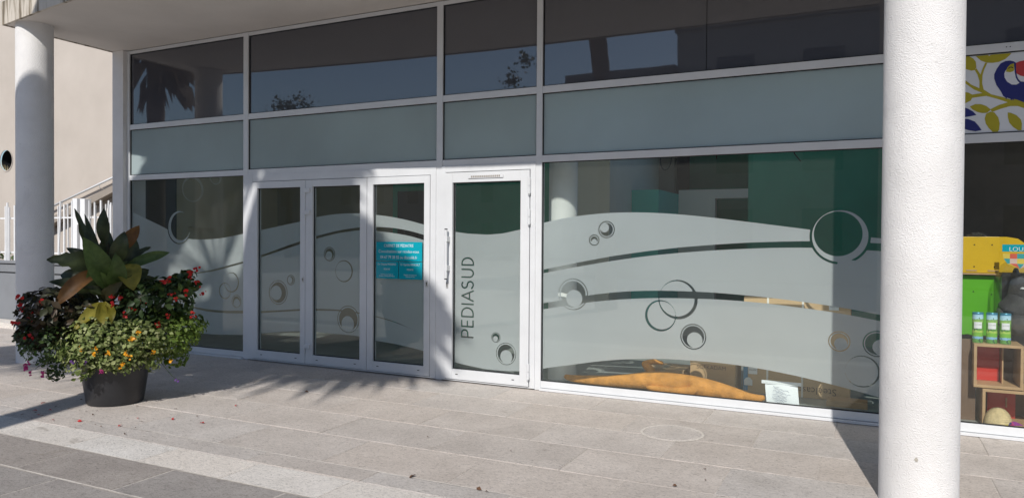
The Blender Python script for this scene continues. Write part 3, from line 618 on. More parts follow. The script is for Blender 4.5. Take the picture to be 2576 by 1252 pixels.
MB().add([(-1.64, 7.46, .317), (-1.20, 7.46, .317), (-1.19, 7.52, .43), (-1.65, 7.52, .43), (-1.64, 7.463, .317), (-1.20, 7.463, .317), (-1.19, 7.523, .43), (-1.65, 7.523, .43)], [(0, 1, 2, 3), (7, 6, 5, 4), (3, 2, 6, 7), (0, 3, 7, 4), (1, 5, 6, 2)]).build('flap', 'carton2', b2)
o = text('handwriting', 'SOFKADAM', .055, 'ink', b2, (-1.43, 7.4575, .283))
MB().box(-1.20, -1.197, 7.5, 7.55, .08, .31).build('tape', 'tape', b2)
b3 = thing('cardboard_box', 'large flat cardboard carton with upside-down lettering and white straps', 'box', (-.7, 7.66, FZ), 'cardboard boxes')
MB().box(-1.14, -.17, 7.58, 7.78, FZ + .002, 1.0).build('carton', 'carton2', b3, bevel=.004)
text('lettering', 'Steelcase', .095, 'ink', b3, (-.46, 7.576, .125), (math.radians(90), math.radians(180), 0))
for xx in (-.92, -.60): MB().box(xx, xx + .018, 7.574, 7.578, FZ + .004, .995).build('strap', 'strap', b3)
for xx, zz, hh in ((-1.09, .235, .07), (-.36, .90, .06)):
    lb = MB().box(xx, xx + .085, 7.5755, 7.5785, zz, zz + hh).build('paper_label', 'paper', b3)
    text('print', '5647735', .02, 'ink', lb, (xx + .042, 7.5745, zz + hh * .6), (math.pi / 2, math.pi, 0))
MB().box(-1.138, -1.095, 7.575, 7.579, .07, .30).build('blue_strip', plain('blue_print', (.06, .25, .45), .6), b3)
MB().prism([(-1.13, .12), (-1.05, .12), (-1.05, .17), (-1.07, .195), (-1.09, .2), (-1.11, .195), (-1.13, .17)], 7.5715, 7.5745).build('white_sticker', 'paper', b3)
tag(box('cardboard_box', 'carton', None, -.36, -.02, 7.30, 7.50, FZ, .10, .003), 'low flat cardboard box in the shade beside the near column', 'box', 'cardboard boxes')
# handwritten sheet against the glass
sh = MB(); nu, nv = 8, 8; Vv = []
for j in range(nv + 1):
    for i in range(nu + 1):
        u, v = i / nu, j / nv; Vv.append((-.875 + .285 * u + .03 * (1 - v), 7.03 + .06 * v * v + .012 * math.sin(5 * u + 2 * v), FZ + .01 + .215 * v - .045 * u * (1 - v * .3)))
sh.add(Vv, [(j * 9 + i, j * 9 + i + 1, (j + 1) * 9 + i + 1, (j + 1) * 9 + i) for j in range(nv) for i in range(nu)])
t_ = thing('paper_sheet', 'white handwritten sheet of paper leaning on the wide window', 'paper', (-.73, 7.05, FZ)); sh.build('sheet', 'paper', t_, True)
sc = MB()
for k in range(9):
    x0 = -.80 + .02 * random.random() + .012 * (k % 2); z0 = .10 + .016 * k
    P = [(x0 + .018 * i, 7.022 + .05 * ((z0 - .05) / .215) ** 2, z0 + .007 * math.sin(2.4 * i + k) - .003 * i) for i in range(random.randint(4, 8))]; sc.tube(P, .0012, 4)
sc.build('handwriting', plain('blue_ink', (.1, .13, .25), .6), t_)
box('folded_edge', 'paper', t_, -.90, -.56, 7.075, 7.082, .245, .275)

# orange mannequin: one continuous skinned body lying along the window
M['orange'] = plain('orange_fabric', (.60, .27, .055), .75, .25, 9, .9, 22, .016, spec=.2)
def skin_mesh(verts, edges, radii, root, sub=2):
    me = bpy.data.meshes.new('sk'); me.from_pydata(verts, edges, []); o_ = bpy.data.objects.new('sk', me); COL.objects.link(o_)
    o_.modifiers.new('s', 'SKIN'); sb = o_.modifiers.new('u', 'SUBSURF'); sb.levels = sub; sb.render_levels = sub
    for i, sv in enumerate(me.skin_vertices[0].data): sv.radius = (radii[i] if isinstance(radii[i], tuple) else (radii[i], radii[i])); sv.use_root = (i == root)
    dg = bpy.context.evaluated_depsgraph_get(); out = bpy.data.meshes.new_from_object(o_.evaluated_get(dg)); bpy.data.objects.remove(o_); return out
z0 = FZ
mv = [(-1.72, 7.16, z0 + .09),                      # 0 pelvis
      (-1.50, 7.15, z0 + .085), (-1.27, 7.14, z0 + .065), (-1.10, 7.13, z0 + .05), (-1.02, 7.13, z0 + .042), (-.93, 7.12, z0 + .04), (-.87, 7.11, z0 + .05),   # leg right to the foot
      (-1.95, 7.17, z0 + .095), (-2.15, 7.18, z0 + .075), (-2.38, 7.20, z0 + .055), (-2.60, 7.21, z0 + .045), (-2.78, 7.215, z0 + .04), (-2.87, 7.22, z0 + .045), (-2.92, 7.225, z0 + .055),  # long leg to the left
      (-1.52, 7.075, z0 + .05), (-1.72, 7.07, z0 + .04), (-1.88, 7.07, z0 + .045), (-1.95, 7.072, z0 + .048), (-1.99, 7.074, z0 + .05),   # arm in front with the hand
      (-1.96, 7.27, z0 + .10), (-2.02, 7.32, z0 + .17), (-2.10, 7.36, z0 + .20), (-2.00, 7.40, z0 + .22), (-1.90, 7.42, z0 + .21)]  # bent rear arm
me_ = [(0, 1), (1, 2), (2, 3), (3, 4), (4, 5), (5, 6), (0, 7), (7, 8), (8, 9), (9, 10), (10, 11), (11, 12), (12, 13), (1, 14), (14, 15), (15, 16), (16, 17), (17, 18), (7, 19), (19, 20), (20, 21), (21, 22), (22, 23)]
mr_ = [.092, .09, .068, .046, .033, .03, .02, .085, .066, .05, .042, .034, .028, .018, .045, .034, .028, .022, .012, .05, .036, .03, .024, .014]
mq = thing('mannequin', 'orange fabric mannequin lying on the floor behind the wide window', 'mannequin', (-1.7, 7.15, FZ))
o = obj('body', skin_mesh([(a, b - .0, FZ + (c - FZ) * 1.2) for a, b, c in mv], me_, [r * 1.22 for r in mr_], 0), 'orange', mq, True)
MB().tube([(-1.13, 7.13, z0 + .052), (-1.10, 7.13, z0 + .05), (-1.065, 7.13, z0 + .047)], [.053, .054, .050], 16, False).build('cuff', 'orange', mq, True)

# ---------------------------------------------------------- toy shop window contents
M['wood'] = plain('light_plywood', (.45, .30, .16), .5, .15, 8, .1, 60)
M['wood_dark'] = plain('brown_panel', (.16, .105, .07), .6, .12, 5)
M['toy_red'] = plain('red_panel', (.55, .035, .025), .35, .05)
M['toy_yellow'] = plain('yellow_board', (.62, .40, .008), .4, .05)
M['toy_green'] = plain('green_board', (.10, .40, .015), .4, .05)
def crate(lab, x0, x1, z0_, z1_, y0, dp):
    t_ = thing('wooden_crate', lab, 'crate', (x0, y0, z0_)); th = .022
    box('top_board', 'wood', t_, x0, x1, y0, y0 + dp, z1_ - th, z1_, .002); box('bottom_board', 'wood', t_, x0, x1, y0, y0 + dp, z0_, z0_ + th, .002)
    for xx in (x0, x1 - th): box('side_board', 'wood', t_, xx, xx + th, y0 + .001, y0 + dp, z0_ + th, z1_ - th, .002)
    box('back_board', 'wood_dark', t_, x0 + th, x1 - th, y0 + dp - .012, y0 + dp, z0_ + th, z1_ - th); return t_
k1 = crate('wooden display crate with red panel inside, upper of the two', .77, 1.115, .352, .712, 7.16, .36)
box('red_panel', 'toy_red', k1, .80, .98, 7.40, 7.43, .376, .688); box('divider', 'wood', k1, .985, .995, 7.3, 7.5, .376, .688)
k2 = crate('wide low wooden display crate holding a straw hat, lower of the two', .832, 1.72, FZ, .345, 7.14, .42)
box('red_door', 'toy_red', k2, .90, 1.10, 7.42, 7.45, FZ + .024, .32); box('door_handle', 'wood', k2, 1.03, 1.04, 7.405, 7.42, .16, .24)
sp = box('side_panel', 'wood_dark', None, .46, .80, 7.30, 7.33, FZ, .73, .002); tag(sp, 'dark brown panel left of the display crates', 'panel')
def toy_house():
    t_ = thing('toy_furniture', 'yellow and green board playhouse panels behind the tins', 'toy furniture', (.7, 7.6, FZ))
    MB().box(.45, .955, 7.55, 7.58, .74, 1.262).build('green_board', 'toy_green', t_, bevel=.003)
    MB().add([(.957, 7.551, .74), (1.03, 7.70, .74), (1.03, 7.70, 1.25), (.957, 7.551, 1.26)], [(0, 1, 2, 3)]).build('green_side', 'toy_green', t_)
    MB().box(.45, .985, 7.50, 7.60, 1.272, 1.284).build('ledge', 'wood', t_)
    MB().box(.45, .985, 7.52, 7.55, 1.286, 1.60).build('yellow_board', 'toy_yellow', t_, bevel=.003)
    MB().prism([(.99, 1.29), (1.24, 1.29), (1.24, 1.45), (1.20, 1.53), (1.13, 1.585), (1.05, 1.60), (.99, 1.60)], 7.62, 7.65).build('yellow_side', 'toy_yellow', t_)
    for xx, zz in ((.80, 1.53), (.93, 1.53), (.80, 1.34), (.95, 1.34), (.80, 1.12), (.80, .92), (.935, 1.10)):
        MB().tube([(xx, 7.518 if zz > 1.28 else 7.548, zz), (xx, 7.53 if zz > 1.28 else 7.552, zz)], .006, 10).build('screw_hole', 'black', t_)
    for xx in (.74, .90): MB().box(xx, xx + .08, 7.515, 7.519, 1.30, 1.312).build('slot', 'wood', t_)
toy_house()
pb = MB(); 
for k in range(60):
    a = RNG.random(3); c_ = np.array((.72 + .2 * a[0], 7.54 + .1 * a[1], 1.605 + .035 * a[2] * math.sin(math.pi * a[0]))); e = RNG.normal(size=(3, 3)) * .02; e[:, 2] *= .5; pb.add([tuple(c_ + e[i]) for i in range(3)], [(0, 1, 2)])
tag(pb.build('plastic_wrap', glass('plastic_wrap', (.85, .85, .85), .12, .03, .2)), 'crumpled clear plastic wrap on top of the yellow board', 'packaging')
def tin_mat():
    mt, t, p = nt('printed_tin'); tc = N(t, 'ShaderNodeTexCoord'); sp_ = N(t, 'ShaderNodeSeparateXYZ'); t.links.new(tc.outputs['Generated'], sp_.inputs[0])
    v = coords(t, (1, 1, 1)); n = noise(t, v, 45, 3); ad = N(t, 'ShaderNodeMath', operation='MULTIPLY_ADD'); ad.inputs[1].default_value = .12; t.links.new(n, ad.inputs[0]); t.links.new(sp_.outputs[2], ad.inputs[2])
    c = ramp(t, ad.outputs[0], [(.06, (.12, .32, .08)), (.19, (.25, .5, .75)), (.26, (.20, .48, .06)), (.40, (.42, .62, .12)), (.47, (.14, .35, .06)), (.74, (.30, .55, .12)), (.80, (.25, .45, .15)), (.86, (.45, .72, .85)), (1, (.35, .62, .82))])
    c.node.color_ramp.interpolation = 'CONSTANT'
    sp2 = ramp(t, noise(t, coords(t, (1, 1, .5)), 70, 2), [(.60, (0, 0, 0)), (.64, (1, 1, 1))]); c = mixc(t, c, (.04, .12, .06), sp2)
    t.links.new(c, p.inputs['Base Color']); p.inputs['Roughness'].default_value = .25; return mt
M['tin'] = tin_mat()
for k, (xx, lab) in enumerate(((.805, 'left'), (.905, 'middle'), (1.0, 'right'))):
    t_ = thing('storage_tin', f'printed forest-pattern tin on the upper crate, {lab} of three', 'tin', (xx, 7.265, .714), 'printed tins on the crate'); r = .040
    me = MB().lathe([(r, 0), (r, .245)], (0, 0, 0), 32).mesh('body'); o = obj('body', me, 'tin', None, True); o.parent = t_
    me = MB().lathe([(.0, .252), (r * .96, .252), (r * 1.03, .248), (r * 1.03, .236), (r * 1.005, .236)], (0, 0, 0), 32).mesh('lid'); o = obj('lid', me, plain('tin_lid', (.10, .32, .45), .3, metal=.4), None, 'auto'); o.parent = t_
    lb = MB(); n = 8; V0 = []
    for i in range(n + 1):
        a = -1.35 + (i / n) * 1.5; V0 += [((r + .0008) * math.sin(a + .55), -(r + .0008) * math.cos(a + .55), .118), ((r + .0008) * math.sin(a + .55), -(r + .0008) * math.cos(a + .55), .172)]
    lb.add(V0, [(2 * i, 2 * i + 2, 2 * i + 3, 2 * i + 1) for i in range(n)]); o = lb.build('label', 'paper'); o.parent = t_; o.matrix_parent_inverse = Matrix()
    me = text_mesh('LA FORÊT', .012, .0003)
    for v in me.vertices: a = v.co.x / r * 1.0; zz = v.co.y; v.co = ((r + .0014) * math.sin(a), -(r + .0014) * math.cos(a), .15 + zz)
    o = obj('print', me, 'ink'); o.parent = t_
# grey plush in a clear bag with a header tag
M['plush'] = plain('grey_plush', (.075, .075, .078), .95, .3, 30, .8, 160, .006)
pl_ = thing('plush_toy', 'grey plush toy hanging in a clear bag beside the tins', 'plush toy', (1.12, 7.45, .75))
pm = skin_mesh([(1.12, 7.48, .85), (1.12, 7.47, 1.02), (1.13, 7.46, 1.16), (1.16, 7.42, 1.12), (1.24, 7.38, 1.03), (1.29, 7.36, .99), (1.10, 7.49, 1.27), (1.10, 7.49, 1.34), (1.19, 7.50, 1.26), (1.22, 7.50, 1.34), (1.0, 7.46, .98), (.985, 7.45, .84), (1.24, 7.50, .92), (1.06, 7.44, .80), (1.19, 7.44, .80)],
               [(0, 1), (1, 2), (2, 3), (3, 4), (4, 5), (2, 6), (6, 7), (2, 8), (8, 9), (1, 10), (10, 11), (1, 12), (0, 13), (0, 14)], [.10, .11, .085, .06, .045, .03, .035, .015, .035, .015, .05, .04, .045, .05, .05], 1)
obj('body', pm, 'plush', pl_, True)
th_ = MB()
for k in range(7): xx = 1.17 + k * .017; zz = 1.075 - k * .014; th_.add([(xx, 7.345, zz), (xx + .012, 7.343, zz - .008), (xx + .003, 7.343, zz - .018)], [(0, 2, 1)])
th_.build('felt_teeth', 'paper', pl_); MB().lathe([(0, .006), (.012, 0), (.02, -.01), (0, -.012)], (1.135, 7.39, 1.175), 12).build('eye', 'paper', pl_)
hb = thing('header_tag', 'half-round teal tag reading LOUP on the plush bag', 'tag', (1.1, 7.36, 1.45))
arcp = [(1.105 + .125 * math.cos(a), 1.475 + .14 * math.sin(a)) for a in np.linspace(math.pi, 2 * math.pi, 22)]
MB().prism([(.98, 1.535), (.98, 1.475)] + [(x, max(z, 1.46)) for x, z in arcp if z > 1.46] + [(1.23, 1.535)], 7.34, 7.345).build('card', 'teal_sign', hb)
cols = [plain('tag_yellow', (.65, .5, .08), .5), plain('tag_red', (.6, .1, .06), .5), plain('tag_teal', (.03, .3, .33), .5), plain('tag_pale', (.6, .45, .4), .5)]
for r_ in range(3):
    zt = 1.459 - r_ * .042; zb_ = zt - .042
    for c_ in range(5):
        xa = .985 + c_ * .05; xb = xa + .05; hw = lambda z: .125 * math.sqrt(max(0, 1 - ((1.475 - z) / .14) ** 2))
        pol = [(min(max(x, 1.105 - hw(z)), 1.105 + hw(z)), z) for x, z in ((xa, zb_ + 1e-4), (xb, zb_ + 1e-4), (xb, zt), (xa, zt))]
        if pol[1][0] - pol[0][0] + pol[2][0] - pol[3][0] > .01 and pol[2][0] - pol[3][0] > .004: MB().prism(pol, 7.341, 7.3445).build('colour_square', cols[(c_ + 2 * r_) % 4], hb)
text('lettering', 'LOUP', .05, 'white_ink', hb, (1.09, 7.3385, 1.495)); 
bagm = glass('clear_bag', (.93, .93, .93), .07, .012, .35)
tag(obj('clear_bag', skin_mesh([(1.11, 7.42, .80), (1.11, 7.42, 1.1), (1.10, 7.38, 1.42)], [(0, 1), (1, 2)], [(.19, .12), (.20, .14), (.13, .03)], 1, 1), bagm, None), 'clear plastic bag around the grey plush toy', 'bag')
# straw hat and bow on the display floor
M['straw'] = plain('straw', (.55, .45, .25), .8, .2, 30, .5, 90)
ht = thing('straw_hat', 'coiled straw hat in the low crate', 'hat', (.94, 7.2, FZ))
prof = []
for k in range(14):
    tt = k / 13; a = tt * math.pi / 2; prof.append((.095 * math.cos(a) * 1.0 + .001, .135 * math.sin(a)))
prof2 = []
for (r, z), (r2, z2) in zip(prof[:-1], prof[1:]): prof2 += [(r, z), (r + .004, (z + z2) / 2), (r2, z2)]
me = MB().lathe(prof2, (0, 0, 0), 36).mesh('crown'); o = obj('crown', me, 'straw', None, True); o.parent = ht; o.location = (0, -.075, .024)
bw = thing('fabric_bow', 'multicoloured bow lying at the foot of the toy window', 'bow', (.98, 7.06, FZ))
for k, (a, mtc, L) in enumerate(((.2, 'pink', .09), (2.9, plain('bow_blue', (.02, .25, .55), .6), .09), (.9, plain('bow_dark', (.03, .03, .12), .6), .07), (2.2, 'pink', .075), (-.2, plain('bow_violet', (.25, .03, .25), .6), .12))):
    d = Vector((math.cos(a), .15, abs(math.sin(a)) * .35)); s_ = Vector((-.2, .6, .35)); c0 = Vector((.985, 7.06, FZ + .03)); V0 = []
    for i in range(7):
        u = i / 6; wv = .035 * math.sin(math.pi * min(1, u * .8 + .15)); V0 += [c0 + d * L * u + s_ * wv + Vector((0, 0, .02 * math.sin(u * 3))), c0 + d * L * u - s_ * wv + Vector((0, 0, .02 * math.sin(u * 3)))]
    MB().add(V0, [(2 * i, 2 * i + 2, 2 * i + 3, 2 * i + 1) for i in range(6)]).build('loop', mtc, bw, True)
MB().lathe([(0, .016), (.014, .012), (.02, 0), (.014, -.012), (0, -.016)], (.985, 7.045, FZ + .03), 14).build('knot', plain('bow_yellow', (.7, .55, .03), .6), bw, True)
MB().box(.40, .66, 7.09, 7.12, FZ, .24).build('x', plain('magenta_box', (.45, .05, .22), .5)).name = 'toy_box'; tag(bpy.data.objects['toy_box'], 'magenta box edge at the foot of the toy window beside the column', 'box')

# illustrated panel above the toy window
M['panel_white'] = plain('panel_white', (.72, .74, .77), .35, .02); M['olive'] = plain('print_mustard', (.42, .36, .015), .45, .02); M['navy'] = plain('print_navy', (.015, .02, .16), .45, .02); M['print_red'] = plain('print_red', (.5, .04, .04), .45, .02)
pnl = thing('shop_sign', 'white panel printed with a blue toucan and mustard branches', 'sign', (.4, D, ZB1))
box('board', 'panel_white', pnl, .40, 4.43, D + .014, D + .03, ZB1, ZA0); gasket('gasket', pnl, .40, 4.43, ZB1, ZA0, D + .004, D + .0139)
S = {'leaf': [('olive', [(0.60, 3.045), (0.649, 3.05), (0.682, 3.041), (0.711, 3.019), (0.728, 2.992), (0.732, 2.947), (0.721, 2.927), (0.699, 2.924), (0.667, 2.938), (0.61, 2.965)]),
              ('olive', [(0.726, 3.038), (0.812, 3.038), (0.816, 3.028), (0.830, 3.038), (0.965, 3.038), (0.957, 3.024), (0.926, 2.994), (0.884, 2.976), (0.842, 2.972), (0.8, 2.978), (0.763, 2.998), (0.738, 3.025)]),
              ('olive', [(0.691, 2.639), (0.729, 2.655), (0.767, 2.652), (0.804, 2.634), (0.834, 2.604), (0.81, 2.58), (0.778, 2.58), (0.741, 2.592), (0.711, 2.613)]),
              ('olive', [(0.831, 2.588), (0.858, 2.58), (0.885, 2.538), (0.895, 2.491), (0.891, 2.441), (0.883, 2.426), (0.849, 2.426), (0.822, 2.458), (0.801, 2.497), (0.794, 2.535), (0.802, 2.572)]),
              ('olive', [(0.947, 2.574), (0.968, 2.569), (1.004, 2.548), (1.033, 2.513), (1.041, 2.481), (1.039, 2.427), (1.016, 2.43), (0.984, 2.457), (0.958, 2.493), (0.948, 2.537)]),
              ('navy', [(0.58, 2.62), (0.649, 2.636), (0.681, 2.621), (0.714, 2.597), (0.737, 2.568), (0.693, 2.56), (0.6, 2.55)]),
              ('navy', [(0.6, 2.53), (0.65, 2.544), (0.682, 2.539), (0.726, 2.517), (0.753, 2.481), (0.774, 2.445), (0.732, 2.438), (0.683, 2.45), (0.62, 2.48)])],
     'branch': [('olive', [(0.792, 2.979), (0.806, 2.975), (0.785, 2.924), (0.775, 2.881), (0.773, 2.818), (0.784, 2.767), (0.835, 2.725), (0.919, 2.694), (0.961, 2.675), (0.992, 2.682), (1.048, 2.65), (1.3, 2.56), (1.3, 2.52), (1.049, 2.601), (1.013, 2.619), (0.962, 2.622), (0.899, 2.605), (0.842, 2.584), (0.831, 2.607), (0.889, 2.637), (0.946, 2.653), (0.878, 2.685), (0.803, 2.715), (0.707, 2.707), (0.697, 2.686), (0.654, 2.664), (0.6, 2.7), (0.653, 2.759), (0.68, 2.751), (0.707, 2.733), (0.776, 2.74), (0.717, 2.773), (0.6, 2.88), (0.606, 2.90), (0.701, 2.812), (0.755, 2.779), (0.754, 2.839), (0.74, 2.89), (0.721, 2.927), (0.732, 2.941), (0.761, 2.888), (0.771, 2.925)])],
     'bird_body': [('navy', [(0.854, 2.848), (0.853, 2.88), (0.869, 2.922), (0.895, 2.963), (0.926, 2.978), (0.957, 2.979), (0.983, 2.969), (0.996, 2.956), (0.997, 2.903), (1.003, 2.853), (1.013, 2.828), (1.029, 2.808), (1.12, 2.79), (1.2, 2.73), (1.25, 2.60), (1.15, 2.61), (1.048, 2.647), (1.002, 2.672), (0.985, 2.676), (.983, 2.663), (.976, 2.676), (.968, 2.665), (.962, 2.68), (.94, 2.69), (.936, 2.676), (.93, 2.692), (0.915, 2.705), (0.898, 2.745), (0.868, 2.797)])],
     'bird_chest': [('panel_white', [(0.92, 2.88), (0.927, 2.901), (0.963, 2.95), (0.983, 2.954), (0.988, 2.886), (0.996, 2.842), (1.008, 2.816), (1.021, 2.799), (1.001, 2.787), (0.97, 2.79), (0.939, 2.816), (0.923, 2.848)])],
     'eye_patch': [('olive', [(0.93, 2.894), (0.94, 2.927), (0.96, 2.949), (0.983, 2.955), (0.985, 2.904), (0.979, 2.893), (0.958, 2.887)])],
     'closed_eye': [('ink', [(0.943, 2.918), (0.958, 2.93), (0.971, 2.929), (0.979, 2.92), (0.977, 2.916), (0.966, 2.923), (0.958, 2.923), (0.948, 2.914)])],
     'beak': [('print_red', [(0.996, 2.956), (1.019, 2.966), (1.06, 2.972), (1.12, 2.95), (1.15, 2.90), (1.12, 2.87), (1.046, 2.846), (1.026, 2.854), (1.008, 2.868), (0.999, 2.878)]), ('panel_white', [(1.001, 2.869), (1.026, 2.854), (1.06, 2.842), (1.08, 2.82), (1.046, 2.806), (1.029, 2.811), (1.013, 2.831)])]}
yk = D + .013
for lev, k in enumerate(('branch', 'leaf', 'bird_body', 'bird_chest', 'beak', 'eye_patch', 'closed_eye')):
    for mtc, pol in S[k]: MB().prism(pol, yk - .0006 * lev, D + .0138 - .0006 * lev).build(k, mtc, pnl)
for xx in (.93, .955): MB().tube([(xx, D - .004, 3.085), (xx, D + .002, 3.085)], .004, 8).build('screw', 'ink', pnl)

# ------------------------------------------------------------------ left background: neighbouring house, low wall, fence
nb = thing('neighbour_house', 'sunlit beige rendered house wall with a round opening at left', 'building', (-16, 10, 0))
ox, oz, orad, NY = -17.78, 3.28, .235, 10.0
wm = MB(); n = 32; sq = .6
circ_p = [(ox + orad * math.cos(2 * math.pi * k / n), oz + orad * math.sin(2 * math.pi * k / n)) for k in range(n)]
sq_p = []
for k in range(n):
    a = 2 * math.pi * k / n; c_, s_ = math.cos(a), math.sin(a); kk = sq / max(abs(c_), abs(s_)); sq_p.append((ox + kk * c_, oz + kk * s_))
wm.add([(x, NY, z) for x, z in circ_p] + [(x, NY, z) for x, z in sq_p] + [(x, NY + 1.4, z) for x, z in circ_p], [(k, (k + 1) % n, n + (k + 1) % n, n + k)[::-1] for k in range(n)])
def qd(x0, x1, z0_, z1_): wm.add([(x0, NY, z0_), (x1, NY, z0_), (x1, NY, z1_), (x0, NY, z1_)], [(0, 1, 2, 3)])
qd(-30, ox - sq, 0, 10); qd(ox + sq, -9.9, 0, 10); qd(ox - sq, ox + sq, 0, oz - sq); qd(ox - sq, ox + sq, oz + sq, 10)
wm.add([(-9.9, NY, 0), (-9.9, NY + 5, 0), (-9.9, NY + 5, 10), (-9.9, NY, 10)], [(0, 1, 2, 3)])
wm.build('wall', 'beige', nb)
MB().add([(x, NY + .03, z) for x, z in circ_p] + [(x, NY + 1.4, z) for x, z in circ_p], [tuple(range(n, 2 * n))] + [(k, (k + 1) % n, n + (k + 1) % n, n + k) for k in range(n)]).build('opening_painted_shade', 'black', nb)  # shade inside the round opening painted in as a black sleeve
MB().add([(ox + (orad + q_) * math.cos(2 * math.pi * k / n), NY - (.012 if q_ else .012), oz + (orad + q_) * math.sin(2 * math.pi * k / n)) for q_ in (0, .022) for k in range(n)], [(k, (k + 1) % n, n + (k + 1) % n, n + k)[::-1] for k in range(n)]).build('opening_rim', 'beige', nb)
sg = MB()
for k in range(9):
    a = math.radians(-150 + k * 10 + random.uniform(-4, 4)); r0 = orad * .98; x0, z0_ = ox + r0 * math.cos(a), oz + r0 * math.sin(a); sg.tube([(x0, NY + .02, z0_), (x0 + random.uniform(-.02, .05), NY + .0, z0_ + random.uniform(.06, .13))], [.006, .002], 5)
sg.build('dry_tufts', 'straw', nb)
sr = thing('stair_rail', 'pale metal handrail climbing along the beige wall', 'handrail', (-14, 9.9, 2))
MB().tube([(-16.4, 9.9, 2.07), (-12.6, 9.9, 3.14)], .022, 10).build('rail', 'frame', sr, True)
for xx in (-15.6, -14.37, -13.1): zz = 2.07 + (xx + 16.4) * .2816; MB().tube([(xx, 9.9, zz - .01), (xx + .01, 9.90, zz - .08), (xx + .02, 9.995, zz - .10)], .009, 8).build('bracket', 'steel', sr)
st = MB().prism([(-16.4, 1.78), (-12.6, 2.98), (-12.6, 2.85), (-16.4, 1.62)], 9.8, 9.999).build('stair_string', plain('grey_stone_string', (.30, .26, .22), .9, .1, 4)); tag(st, 'sloping grey stair string below the handrail on the beige wall', 'stairs')
M['lowwall'] = plain('grey_painted_wall', (.20, .21, .225), .7, .08, 2, .1, 60)
lw = thing('low_wall', 'low grey wall with coping under the white fence', 'wall', (-14, 7.75, 0))
box('base', 'lowwall', lw, -22, -9.95, 7.72, 7.95, -.02, .90); box('groove', 'gasket', lw, -22, -9.95, 7.735, 7.94, .90, .925); box('upper_course', 'lowwall', lw, -22, -9.95, 7.71, 7.96, .925, 1.06); box('coping', 'lowwall', lw, -22, -9.93, 7.68, 7.99, 1.075, 1.115, .005); box('groove', 'gasket', lw, -22, -9.95, 7.73, 7.95, 1.06, 1.075)
st = box('kerb_step', 'stone_pale', None, -22, -10.4, 7.35, 7.70, -.02, .09, .006); tag(st, 'pale stone step at the foot of the low grey wall', kind='structure')
fn = thing('picket_fence', 'irregular white metal picket fence on the low wall', 'fence', (-14, 7.9, 1.1))
M['fence'] = plain('fence_white', (.78, .79, .80), .4, .05)
x = -16.2
while x < -9.9:
    if not (-12.15 < x < -11.72):
        h = 2.12 + random.uniform(-.05, .04); lean = random.choice((0, 0, 0, .03, -.03, .06)); wd = random.choice((.016, .016, .022, .03)); yy = 7.88 + random.uniform(-.03, .03)
        MB().add([(x, yy, 1.116), (x + wd, yy, 1.116), (x + wd, yy + .02, 1.116), (x, yy + .02, 1.116), (x + lean, yy, h), (x + wd + lean, yy, h), (x + wd + lean, yy + .02, h), (x + lean, yy + .02, h)], [(0, 3, 2, 1), (4, 5, 6, 7), (0, 1, 5, 4), (1, 2, 6, 5), (2, 3, 7, 6), (3, 0, 4, 7)]).build('picket', 'fence', fn)
    x += random.choice((.05, .06, .075, .09, .13))
for a, b in ((-16.2, -12.1), (-11.8, -9.95)): box('rail', 'fence', fn, a, b, 7.905, 7.925, 1.86, 1.885); box('rail', 'fence', fn, a, b, 7.905, 7.925, 1.25, 1.275)
for xx, h in ((-12.08, 2.19), (-11.88, 2.18)): box('gate_post', 'fence', fn, xx, xx + .12, 7.84, 7.96, 1.116, h, .005)
box('gate_hinge', 'fence', fn, -11.95, -11.90, 7.82, 7.84, 1.75, 1.95)

# ------------------------------------------------------------------ foliage helpers
def leaves_mesh(name, C, nrm, size, mt, parent, asp=.55, fold=.25, seed=1):
    """many small folded leaves; C (n,3) centres, nrm (n,3) leaf normals, size (n,)"""
    r = np.random.default_rng(seed); n = len(C); nrm = nrm / np.linalg.norm(nrm, axis=1, keepdims=True)
    t1 = np.cross(nrm, r.normal(size=(n, 3))); t1 /= np.linalg.norm(t1, axis=1, keepdims=True); t2 = np.cross(nrm, t1)
    L = size[:, None]; W = L * asp
    # base, mid-left, mid, mid-right, tip
    P = np.stack([C - t1 * L * .5, C - t1 * L * .05 + t2 * W * .5 + nrm * L * fold * .35, C + nrm * 0, C - t1 * L * .05 - t2 * W * .5 + nrm * L * fold * .35, C + t1 * L * .5 - nrm * L * fold * .4,
                  C + t1 * L * .25 + t2 * W * .36 + nrm * L * fold * .2, C + t1 * L * .25 - t2 * W * .36 + nrm * L * fold * .2], 1)
    V = P.reshape(-1, 3); b = np.arange(n)[:, None] * 7
    tri = np.array([[0, 2, 1], [0, 3, 2], [1, 2, 5], [2, 3, 6], [2, 4, 5], [2, 6, 4]]); Fc = (b[:, None, :] + tri[None]).reshape(-1, 3)
    me = bpy.data.meshes.new(name); me.vertices.add(len(V)); me.vertices.foreach_set('co', V.ravel().astype(np.float32))
    me.loops.add(Fc.size); me.loops.foreach_set('vertex_index', Fc.ravel().astype(np.int32)); me.polygons.add(len(Fc)); me.polygons.foreach_set('loop_start', np.arange(0, Fc.size, 3, dtype=np.int32))
    me.polygons.foreach_set('loop_total', np.full(len(Fc), 3, dtype=np.int32)); me.update(calc_edges=True); me.validate()
    return obj(name, me, mt, parent)
PC = Vector((-6.39, 4.56, 0)); vd = Vector((-.813, .582, 0)).normalized(); rv = Vector((vd.y, -vd.x, 0))      # pot centre, away from viewer, right
def pp(u, d, z): return PC + rv * u + vd * d + Vector((0, 0, z))
def zpx(x, y): return ((x - 600) * .00151, 1.983 - .001714 * y)     # from the close-up of the planter to metres
